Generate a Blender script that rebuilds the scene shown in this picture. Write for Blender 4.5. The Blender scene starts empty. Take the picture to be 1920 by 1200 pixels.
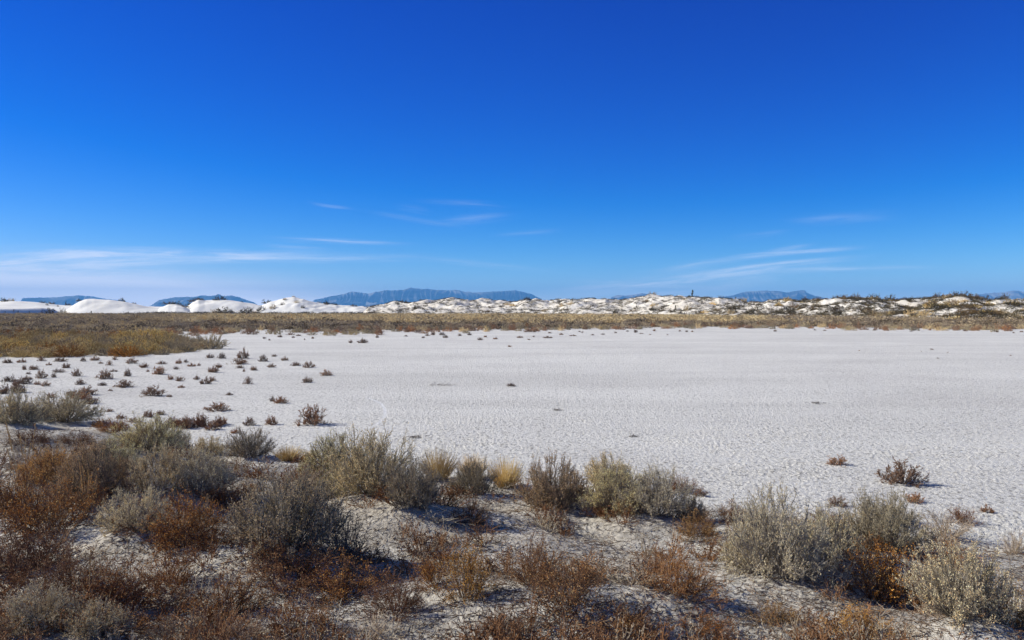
import bpy, math
import numpy as np
from mathutils import Vector
C = bpy.context.scene.collection
S = bpy.context.scene
R = np.random.default_rng
rad = math.radians

# ------------------------------------------------------------------ camera, sun, sky
FPX = 1507.0          # focal length in pixels of the 1920 px wide photograph
HY = 580.0            # row of the level horizon
CAMH = 2.2
HAZE = 7e-5
SKYG = [(3.3, 2.9, -.024), (1.90, 2.08, 0), (1.52, 1.20, 0)]
cam = bpy.data.cameras.new("camera"); camo = bpy.data.objects.new("camera", cam); C.objects.link(camo)
cam.sensor_width = 36; cam.lens = FPX / 1920 * 36
cam.shift_y = -(600 - HY) / 1920
cam.clip_start = 0.05; cam.clip_end = 200000
camo.location = (0, 0, CAMH); camo.rotation_euler = (rad(90), 0, 0)
S.camera = camo

SUN_EL = rad(33); SUN_BEHIND = rad(8)
sd = Vector((-math.cos(SUN_EL) * math.cos(SUN_BEHIND), math.cos(SUN_EL) * math.sin(SUN_BEHIND), math.sin(SUN_EL)))
sl = bpy.data.lights.new("sun", 'SUN'); sl.energy = 5.0; sl.angle = rad(0.53); sl.color = (1.0, 0.955, 0.85)
so = bpy.data.objects.new("sun", sl); C.objects.link(so); so.rotation_euler = sd.to_track_quat('Z', 'Y').to_euler()
S.view_settings.view_transform = 'Standard'; S.view_settings.look = 'None'
S.view_settings.exposure = 0.4; S.view_settings.gamma = 1.0
S.cycles.max_bounces = 6; S.cycles.transparent_max_bounces = 4; S.cycles.volume_bounces = 0

W = bpy.data.worlds.new("World"); S.world = W; W.use_nodes = True
class NT:
    """small expression helper for shader nodes"""
    def __init__(s, nt): s.nt = nt
    def n(s, t, **k):
        x = s.nt.nodes.new(t)
        for a, b in k.items(): setattr(x, a, b)
        return x
    def l(s, a, b): s.nt.links.new(a, b)
    def m(s, op, a, b=None, c=None, clamp=False):
        x = s.n('ShaderNodeMath', operation=op, use_clamp=clamp)
        for i, v in enumerate((a, b, c)):
            if v is None: continue
            if isinstance(v, (int, float)): x.inputs[i].default_value = v
            else: s.l(v, x.inputs[i])
        return x.outputs[0]
    def mix(s, f, a, b, mode='MIX'):
        x = s.n('ShaderNodeMix', data_type='RGBA', blend_type=mode)
        for i, v in ((0, f), (6, a), (7, b)):
            if isinstance(v, (int, float)): x.inputs[i].default_value = v
            elif isinstance(v, tuple): x.inputs[i].default_value = (*v, 1) if len(v) == 3 else v
            else: s.l(v, x.inputs[i])
        return x.outputs[2]
    def noise(s, vec, scale, detail=4, rough=.55, dist=0, out=0, lac=2.0):
        x = s.n('ShaderNodeTexNoise'); s.l(vec, x.inputs['Vector'])
        x.inputs['Scale'].default_value = scale; x.inputs['Detail'].default_value = detail
        x.inputs['Roughness'].default_value = rough; x.inputs['Distortion'].default_value = dist
        return x.outputs[out]
    def xyz(s, x, y, z):
        c = s.n('ShaderNodeCombineXYZ')
        for i, v in enumerate((x, y, z)):
            if isinstance(v, (int, float)): c.inputs[i].default_value = v
            else: s.l(v, c.inputs[i])
        return c.outputs[0]
    def rng(s, v, a, b, c=0., d=1., t='SMOOTHSTEP'):
        x = s.n('ShaderNodeMapRange', interpolation_type=t)
        s.l(v, x.inputs[0])
        for i, q in enumerate((a, b, c, d)): x.inputs[i + 1].default_value = q
        return x.outputs[0]
    def ramp(s, f, stops):
        x = s.n('ShaderNodeValToRGB'); e = x.color_ramp.elements
        while len(e) < len(stops): e.new(.5)
        for i, (p, c) in enumerate(stops): e[i].position = p; e[i].color = (*c, 1)
        s.l(f, x.inputs[0]); return x.outputs[0]

w = NT(W.node_tree); W.node_tree.nodes.clear()
sky = w.n('ShaderNodeTexSky', sky_type='NISHITA', sun_disc=False)
sky.sun_elevation = SUN_EL; sky.sun_rotation = math.atan2(sd.x, sd.y)
sky.altitude = 1300; sky.air_density = 1.0; sky.dust_density = 0.15; sky.ozone_density = 4.0
# grade of the physical sky towards the deep polarised blue of the photograph: gain * value ^ power per channel
ssp = w.n('ShaderNodeSeparateColor'); w.l(sky.outputs[0], ssp.inputs[0])
scb = w.n('ShaderNodeCombineColor'); BGS = 0.082
for i, (gn, pw, off) in enumerate(SKYG):
    v = w.m('MULTIPLY', w.m('POWER', w.m('MULTIPLY', ssp.outputs[i], BGS), pw), gn / BGS)
    w.l(w.m('MAXIMUM', w.m('ADD', v, off / BGS), 0.0), scb.inputs[i])
tc0 = w.n('ShaderNodeTexCoord'); sp0 = w.n('ShaderNodeSeparateXYZ'); w.l(tc0.outputs['Generated'], sp0.inputs[0])
el0 = w.m('ARCSINE', sp0.outputs[2]); side = w.m('MULTIPLY', w.m('MAXIMUM', w.m('MULTIPLY', sp0.outputs[0], -1.0), 0.0), 1.9, clamp=True)
sidec = w.mix(side, (1, 1, 1), (.93, .78, .90))
graded = w.mix(1.0, scb.outputs[0], sidec, 'MULTIPLY')
# overhead the sky keeps its natural, less polarised colour
high = w.rng(el0, rad(24), rad(50))
graded = w.mix(high, graded, w.mix(1.0, sky.outputs[0], (.85, .85, .95), 'MULTIPLY'))
glow = w.m('EXPONENT', w.m('MULTIPLY', w.m('MAXIMUM', el0, 0.0), -30.0))
skyc = w.mix(glow, graded, w.mix(1.0, graded, (3.6, 4.2, 5.0), 'ADD'))
tc = w.n('ShaderNodeTexCoord'); sep = w.n('ShaderNodeSeparateXYZ'); w.l(tc.outputs['Generated'], sep.inputs[0])
dx, dy, dz = sep.outputs
az = w.m('ARCTAN2', dx, dy); el = w.m('ARCSINE', dz)
def ang(px, py):
    a = math.atan((px - 960) / FPX); return a, math.atan((HY - py) / math.hypot(FPX, px - 960))
nv = w.xyz(az, w.m('MULTIPLY', el, 9.0), 0.0)
warp = w.noise(nv, 3.5, 4, .55)
elw = w.m('ADD', el, w.m('MULTIPLY', w.m('SUBTRACT', warp, .5), .016))
wis = w.noise(w.xyz(az, w.m('MULTIPLY', elw, 34.0), 3.1), 6.0, 9, .72, .5)
wis = w.rng(wis, .38, .66)
wis2 = w.noise(w.xyz(az, w.m('MULTIPLY', elw, 12.0), 9.1), 3.0, 5, .6, .3)
wis2 = w.rng(wis2, .3, .7)
total = None
# cirrus streaks: start, end (directions named by the photograph's pixels), half thickness in px, opacity
for x0, y0, x1, y1, th, op in [
    (60, 478, 560, 480, 7, .62), (-150, 498, 220, 482, 8, .55), (200, 484, 760, 486, 4, .35), (120, 500, 330, 492, 4, .35), (-200, 503, 320, 512, 9, .4),
    (-500, 545, 640, 560, 30, .85), (-600, 532, 380, 534, 16, .5), (300, 568, 1000, 566, 12, .35),
    (590, 381, 655, 389, 2, .3), (715, 401, 850, 425, 3, .38), (830, 414, 950, 404, 5, .36), (750, 388, 800, 396, 4, .24), (800, 377, 930, 386, 3, .2),
    (540, 447, 740, 456, 2.5, .3), (500, 457, 600, 466, 2, .2), (780, 484, 1010, 503, 3, .2), (940, 440, 1040, 432, 3, .2),
    (1060, 543, 1480, 512, 8, .6), (1280, 520, 1570, 488, 4, .62), (1450, 510, 1720, 501, 2.5, .4), (1240, 508, 1420, 480, 4, .35), (1390, 481, 1590, 464, 3.2, .55),
    (1440, 471, 1520, 457, 3, .3), (1380, 446, 1470, 434, 4, .2), (1490, 412, 1660, 402, 5, .26), (1100, 556, 1400, 540, 8, .3)]:
    a0, e0 = ang(x0, y0); a1, e1 = ang(x1, y1)
    k = (e1 - e0) / (a1 - a0)
    line = w.m('MULTIPLY_ADD', az, k, e0 - k * a0)
    dd = w.m('DIVIDE', w.m('SUBTRACT', elw, line), th * (1.0 if th >= 12 else 1.5) / FPX)
    g = w.m('EXPONENT', w.m('MULTIPLY', w.m('MULTIPLY', dd, dd), -1.0))
    mid, half = (a0 + a1) / 2, abs(a1 - a0) / 2
    u = w.m('DIVIDE', w.m('SUBTRACT', az, mid), half * .95); uu = w.m('MULTIPLY', u, u)
    win = w.m('EXPONENT', w.m('MULTIPLY', w.m('MULTIPLY', uu, uu) if th >= 12 else w.m('POWER', uu, 1.4), -1.0))
    v = w.m('MULTIPLY', w.m('MULTIPLY', g, win), op * ((1.2 if th >= 12 or x0 < 600 else .85) if min(y0, y1) > 440 else .55))
    if th < 12:
        fil = w.rng(w.noise(w.xyz(w.m('MULTIPLY', az, 7.0), w.m('MULTIPLY', dd, .75), x0 * .37 + y0), 1.6, 7, .68, .25), .36, .66)
        v = w.m('MULTIPLY', v, w.m('MULTIPLY_ADD', fil, .85, .12))
    else: v = w.m('MULTIPLY', v, w.m('MULTIPLY_ADD', wis2, .35, .78))
    total = v if total is None else w.m('ADD', total, v)
total = w.m('MINIMUM', total, .92)
front = w.m('GREATER_THAN', dy, 0.0)
total = w.m('MULTIPLY', total, front)
cl = w.mix(total, skyc, w.mix(glow, (7.6, 8.4, 10.0), (21.0, 20.5, 21.0)))
bg = w.n('ShaderNodeBackground'); bg.inputs[1].default_value = BGS; w.l(cl, bg.inputs[0])
wo = w.n('ShaderNodeOutputWorld'); w.l(bg.outputs[0], wo.inputs[0])

# ------------------------------------------------------------------ noise
def _h(ix, iy, seed):
    n = (ix.astype(np.int64) * 374761393 + iy.astype(np.int64) * 668265263 + seed * 2147483647) & 0xffffffff
    n = ((n ^ (n >> 13)) * 1274126177) & 0xffffffff
    return (n ^ (n >> 16)) & 0xffffffff
def perlin(x, y, seed=0):
    ix, iy = np.floor(x), np.floor(y); fx, fy = x - ix, y - iy
    def g(a, b):
        t = _h(ix + a, iy + b, seed) * (2 * math.pi / 4294967296.0)
        return np.cos(t) * (fx - a) + np.sin(t) * (fy - b)
    u = fx * fx * fx * (fx * (fx * 6 - 15) + 10); v = fy * fy * fy * (fy * (fy * 6 - 15) + 10)
    a = g(0, 0); b = g(1, 0); c = g(0, 1); d = g(1, 1)
    return ((a + (b - a) * u) + ((c + (d - c) * u) - (a + (b - a) * u)) * v) * 1.5
def fbm(x, y, o=4, seed=0, gain=.5):
    s = 0; a = 1
    for i in range(o): s = s + a * perlin(x * 2 ** i + i * 7.3, y * 2 ** i + i * 3.1, seed + i); a *= gain
    return s
def worley(x, y, seed=0):
    ix, iy = np.floor(x), np.floor(y); f1 = np.full(x.shape, 9.); f2 = np.full(x.shape, 9.)
    for a in (-1, 0, 1):
        for b in (-1, 0, 1):
            h = _h(ix + a, iy + b, seed)
            px = ix + a + (h & 0xffff) / 65536.; py = iy + b + (h >> 16) / 65536.
            d = np.hypot(px - x, py - y)
            f2 = np.minimum(f2, np.maximum(f1, d)); f1 = np.minimum(f1, d)
    return f1, f2
def sst(a, b, x):
    t = np.clip((x - a) / (b - a), 0, 1); return t * t * (3 - 2 * t)

# ------------------------------------------------------------------ mesh + object helpers
def mesh(name, V, Q, mats=(), smooth=False, mi=None, attrs=None):
    V = np.asarray(V, np.float32); Q = np.asarray(Q, np.int32)
    me = bpy.data.meshes.new(name); k = Q.shape[1]
    me.vertices.add(len(V)); me.vertices.foreach_set('co', V.ravel())
    me.loops.add(Q.size); me.loops.foreach_set('vertex_index', Q.ravel())
    me.polygons.add(len(Q)); me.polygons.foreach_set('loop_start', np.arange(0, Q.size, k, dtype=np.int32))
    me.polygons.foreach_set('loop_total', np.full(len(Q), k, np.int32))
    if mi is not None: me.polygons.foreach_set('material_index', np.asarray(mi, np.int32))
    me.polygons.foreach_set('use_smooth', np.full(len(Q), smooth))
    for m in mats: me.materials.append(m)
    for n, a in (attrs or {}).items():
        at = me.attributes.new(n, 'FLOAT', 'POINT'); at.data.foreach_set('value', np.asarray(a, np.float32).ravel())
    me.update(calc_edges=True); return me
def link(name, me, parent=None, mat=None, **props):
    o = bpy.data.objects.new(name, me); C.objects.link(o)
    if parent is not None: o.parent = parent
    if mat is not None and me is not None:
        mats = mat if isinstance(mat, (list, tuple)) else [mat]
        for i, m in enumerate(mats):
            o.material_slots[i].link = 'OBJECT'; o.material_slots[i].material = m
    for k, v in props.items():
        if v: o[k] = v
    return o
def grid_quads(nu, nv, off=0, wrap=False):
    i = np.arange(nu if wrap else nu - 1)[:, None]; j = np.arange(nv - 1)[None, :]
    a = i * nv + j; b = ((i + 1) % nu) * nv + j
    return (np.stack([a, b, b + 1, a + 1], -1).reshape(-1, 4) + off)

# ------------------------------------------------------------------ materials
def mat(name, rough=.9):
    m = bpy.data.materials.new(name); m.use_nodes = True; nt = NT(m.node_tree)
    b = m.node_tree.nodes['Principled BSDF']; b.inputs['Roughness'].default_value = rough
    b.inputs['Specular IOR Level'].default_value = .15
    return m, nt, b
def plant_mat(name, cols, trans=.25, spec=.1, objvar=.32):
    """a ramp of the plant's own colours, picked per twig or leaf, slightly different for every plant"""
    m, n, b = mat(name)
    geo = n.n('ShaderNodeNewGeometry'); oi = n.n('ShaderNodeObjectInfo')
    k = len(cols)
    c = n.ramp(geo.outputs['Random Per Island'], [(i / max(1, k - 1), q) for i, q in enumerate(cols)])
    hv = n.n('ShaderNodeHueSaturation'); n.l(c, hv.inputs['Color'])
    n.l(n.rng(oi.outputs['Random'], 0, 1, 1 - objvar, 1 + objvar, 'LINEAR'), hv.inputs['Value'])
    n.l(n.rng(oi.outputs['Random'], 0, 1, .9, 1.15, 'LINEAR'), hv.inputs['Saturation'])
    n.l(hv.outputs[0], b.inputs['Base Color']); b.inputs['Specular IOR Level'].default_value = spec
    if trans:
        t = n.n('ShaderNodeBsdfTranslucent'); n.l(hv.outputs[0], t.inputs[0])
        mx = n.n('ShaderNodeMixShader'); mx.inputs[0].default_value = trans
        n.l(b.outputs[0], mx.inputs[1]); n.l(t.outputs[0], mx.inputs[2])
        n.l(mx.outputs[0], m.node_tree.nodes['Material Output'].inputs[0])
    return m
def tint_mat(name, cols, trans=.15):
    """colour by the clump attribute 'tint' for the masses of brush"""
    m, n, b = mat(name)
    a = n.n('ShaderNodeAttribute', attribute_name='tint'); geo = n.n('ShaderNodeNewGeometry')
    f = n.m('ADD', a.outputs['Fac'], n.rng(geo.outputs['Random Per Island'], 0, 1, -.08, .08, 'LINEAR'))
    k = len(cols)
    c = n.ramp(f, [(i / (k - 1), q) for i, q in enumerate(cols)])
    n.l(c, b.inputs['Base Color']); b.inputs['Specular IOR Level'].default_value = .05
    return m

# ground
gm, g, b = mat('gypsum_ground', .95)
gtc = g.n('ShaderNodeTexCoord').outputs['Object']
def att(nm): return g.n('ShaderNodeAttribute', attribute_name=nm).outputs['Fac']
big = g.noise(gtc, .12, 5, .6)
mp = g.n('ShaderNodeMapping'); g.l(gtc, mp.inputs[0]); mp.inputs['Scale'].default_value = (.05, .22, 1)
stre = g.noise(mp.outputs[0], 1.0, 5, .62, .6)
fine = g.noise(gtc, 9, 4, .6); grit = g.noise(gtc, 70, 3, .7)
c = g.ramp(stre, [(.28, (.60, .58, .53)), (.46, (.67, .65, .595)), (.6, (.73, .71, .65)), (.75, (.73, .71, .65))])
c = g.mix(g.m('MULTIPLY', g.rng(big, .5, .72), .5), c, (.53, .50, .465))
c = g.mix(g.m('MULTIPLY', g.rng(fine, .45, .7), .3), c, (.47, .455, .43))
c = g.mix(g.rng(grit, .62, .8, 0, .45), c, (.26, .25, .235))
mp2 = g.n('ShaderNodeMapping'); g.l(gtc, mp2.inputs[0]); mp2.inputs['Scale'].default_value = (14, 10, 9)
clod_shade = g.noise(mp2.outputs[0], 1.0, 3, .65)
c = g.mix(g.m('MULTIPLY', g.rng(clod_shade, .53, .62, 0, .78), g.rng(g.noise(gtc, .5, 3, .6), .3, .6, .4, 1)), c, (.22, .205, .18))  # dark specks: small shadows of crust flakes and clods, painted into the colour
mp3 = g.n('ShaderNodeMapping'); g.l(gtc, mp3.inputs[0]); mp3.inputs['Scale'].default_value = (5.5, 2.2, 3)
c = g.mix(g.m('MULTIPLY', g.rng(g.noise(mp3.outputs[0], 1.0, 5, .75), .53, .66, 0, .5), g.rng(g.noise(gtc, .13, 3, .6), .35, .6, .3, 1)), c, (.33, .31, .27))  # coarser specks: clod shadows put into the colour for the farther flat
sand = g.ramp(g.noise(gtc, 1.7, 5, .6), [(.3, (.30, .26, .205)), (.5, (.46, .41, .33)), (.68, (.66, .60, .50))])
sand = g.mix(g.rng(grit, .55, .75, 0, .5), sand, (.17, .14, .115))
c = g.mix(g.m('MULTIPLY', att('mound'), g.rng(g.noise(gtc, .9, 4, .6), .3, .62, .25, .9)), c, sand)
soil = g.ramp(g.noise(gtc, .6, 5, .65), [(.35, (.22, .185, .135)), (.55, (.34, .30, .235)), (.7, (.48, .44, .38))])
c = g.mix(att('soil'), c, soil)
c = g.mix(att('track'), c, (.80, .80, .79))
g.l(c, b.inputs['Base Color'])
bmp = g.n('ShaderNodeBump'); bmp.inputs['Strength'].default_value = 1.0; bmp.inputs['Distance'].default_value = .03
vo = g.n('ShaderNodeTexVoronoi', feature='F1'); g.l(gtc, vo.inputs['Vector']); vo.inputs['Scale'].default_value = 17
hh = g.m('ADD', g.m('MULTIPLY', g.noise(gtc, 22, 5, .75), 1.4), g.m('MULTIPLY', vo.outputs[0], .5))
g.l(hh, bmp.inputs['Height']); g.l(bmp.outputs[0], b.inputs['Normal'])

# dunes
def dune_mat(name, c1, c2, spots):
    m, n, b = mat(name, .95); o = n.n('ShaderNodeTexCoord').outputs['Object']
    c = n.mix(n.rng(n.noise(o, .12, 5, .6), .35, .65), c1, c2)
    if spots: c = n.mix(n.m('MULTIPLY', n.rng(n.noise(o, .35, 5, .7), .52, .66), spots), c, (.26, .22, .17))
    n.l(c, b.inputs['Base Color'])
    mp = n.n('ShaderNodeMapping'); n.l(o, mp.inputs[0]); mp.inputs['Scale'].default_value = (1.3, .5, 1); mp.inputs['Rotation'].default_value = (0, 0, .5)
    bp = n.n('ShaderNodeBump'); bp.inputs['Distance'].default_value = .25 if spots else .06; bp.inputs['Strength'].default_value = .8
    n.l(n.noise(mp.outputs[0], 1.6, 5, .6), bp.inputs['Height']); n.l(bp.outputs[0], b.inputs['Normal']); return m
M_white = dune_mat('white_gypsum_sand', (.77, .75, .69), (.69, .67, .61), 0)
M_cream = dune_mat('cream_dune_sand', (.78, .73, .63), (.66, .60, .50), .55)
# mountains
mm, n, b = mat('mountain_rock', .95); o = n.n('ShaderNodeTexCoord').outputs['Object']
mp = n.n('ShaderNodeMapping'); n.l(o, mp.inputs[0]); mp.inputs['Scale'].default_value = (.0012, .0012, .009)
c = n.ramp(n.noise(mp.outputs[0], 1.0, 6, .6, .5), [(.38, (.04, .041, .043)), (.5, (.11, .108, .105)), (.62, (.30, .285, .265))])
n.l(c, b.inputs['Base Color'])

# ------------------------------------------------------------------ ground height
PXE = [-900, 0, 200, 320, 480, 620, 760, 900, 1100, 1300, 1420, 1560, 1720, 1920, 2800]
PYE = [760, 775, 800, 835, 850, 872, 890, 905, 930, 955, 965, 975, 985, 1005, 1010]
def edge_y(x, y):
    px = 960 + FPX * x / np.maximum(y, .8)
    e = np.interp(px, PXE, PYE); return FPX * CAMH / (e - HY)
humps = []
def G(x, y, hump=True):
    x = np.asarray(x, float); y = np.asarray(y, float)
    ye = edge_y(x, y); t = (ye - y + .8 * perlin(x / 2.3, y / 2.3, 5)) / 5.0
    m = sst(0, 1, t); z = .42 * m
    nm = sst(0, .25, t)
    z = z + nm * (.13 * perlin(x / 1.9 + 3, y / 1.9, 11) + .05 * perlin(x / .75, y / .75, 12))
    far = sst(60, 110, np.hypot(x, y))
    z = z + far * .12 * perlin(x / 9, y / 9, 13)
    if hump:
        for hx, hy, hr, ha in humps: z = z + ha * np.exp(-((x - hx) ** 2 + (y - hy) ** 2) / (hr * hr))
    return z
def moundmask(x, y):
    ye = edge_y(x, y); return sst(-.08, .12, (ye - y + .8 * perlin(x / 2.3, y / 2.3, 5)) / 5.0)
def at(px, py, hump=True):
    """the point of the ground seen at a pixel of the photograph"""
    px = np.asarray(px, float); py = np.asarray(py, float); z = np.zeros(np.broadcast(px, py).shape)
    lo = np.full(z.shape, 2.5); hi = np.full(z.shape, 600.)
    # march outward, take the first crossing
    ds = np.concatenate([np.arange(2.5, 20, .05), 20 * 1.01 ** np.arange(0, 345)])
    kk = (HY - py) / FPX
    out = np.full(z.shape, np.nan)
    for d in ds:
        zz = G((px - 960) / FPX * d, np.full(z.shape, d), hump)
        hit = np.isnan(out) & (CAMH + kk * d <= zz); out[hit] = d
    d = np.where(np.isnan(out), FPX * CAMH / np.maximum(py - HY, 2), out)
    x = (px - 960) / FPX * d
    return x, d, G(x, d, hump)

# ------------------------------------------------------------------ ISLAND and far band outline (for soil under the brush)
RIMX = [-900, 0, 120, 250, 275, 395, 410, 440, 480, 600, 700, 800, 960, 1200, 1440, 1700, 1920, 2800]
RIMY = [672, 670, 668, 668, 621, 621, 621, 620, 619, 620, 621, 618, 616, 613, 611, 615, 617, 617]
def soilmask(x, y):
    px = 960 + FPX * x / np.maximum(y, 1); py = HY + FPX * CAMH / np.maximum(y, 1)
    e = np.interp(px, RIMX, RIMY)
    wob = perlin(x / 6, y / 6, 31) + .5 * perlin(x / 2, y / 2, 32)
    s = sst(-2, 3, (e - py) + wob * 2.2) * (y > 5)
    up = np.interp(px, [240, 265, 300, 350, 398], [618, 624, 629, 637, 650]); dn = np.interp(px, [240, 330, 398], [668, 664, 652])
    isl = sst(-1.5, 2, py + wob * 1.5 - up) * sst(-2, 3, dn - py + wob * 2.2) * (px > 240) * (px < 400) * (y > 5)
    return np.maximum(s, isl)

def crust(x, y, mm_):
    r = np.hypot(x, y)
    wx = x + .03 * perlin(x / .1, y / .1, 61); wy = y + .03 * perlin(x / .1 + 9, y / .1, 62)
    f1, f2 = worley(wx / .075, wy / .075, 3)
    edge = f2 - f1
    cell = -(1 - sst(0, .12, edge)) * .007 * sst(-.2, .3, perlin(x / .35, y / .35, 64))
    ci = _h(np.floor(wx / .05), np.floor(wy / .05), 9) / 4294967296.
    g1, g2 = worley(wx / .075 + 5, wy / .06, 8)
    chip = (1 - sst(.18, .25, g1)) * .013 * (perlin(x / .6, y / .6, 68) > -.25)
    n1 = perlin(x / .055, y / .055, 66); n2 = perlin(x / .03, y / .03, 67)
    c = cell + chip + .0035 * n1 + .003 * n2
    c2 = .006 * n1 + .005 * sst(.2, .4, perlin(x / .07, y / .07, 71)) + .004 * n2 + .2 * chip
    patch = sst(-.25, .35, perlin(x / 2.2, y / 2.2, 72) + .4 * perlin(x / .9, y / .9, 73))
    c = c * (.45 + .55 * patch)
    return (c * (1 - mm_) + c2 * mm_ * (.4 + .8 * patch)) * (1 - .88 * sst(11, 24, r)) * (1 - sst(40, 60, r))

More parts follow.
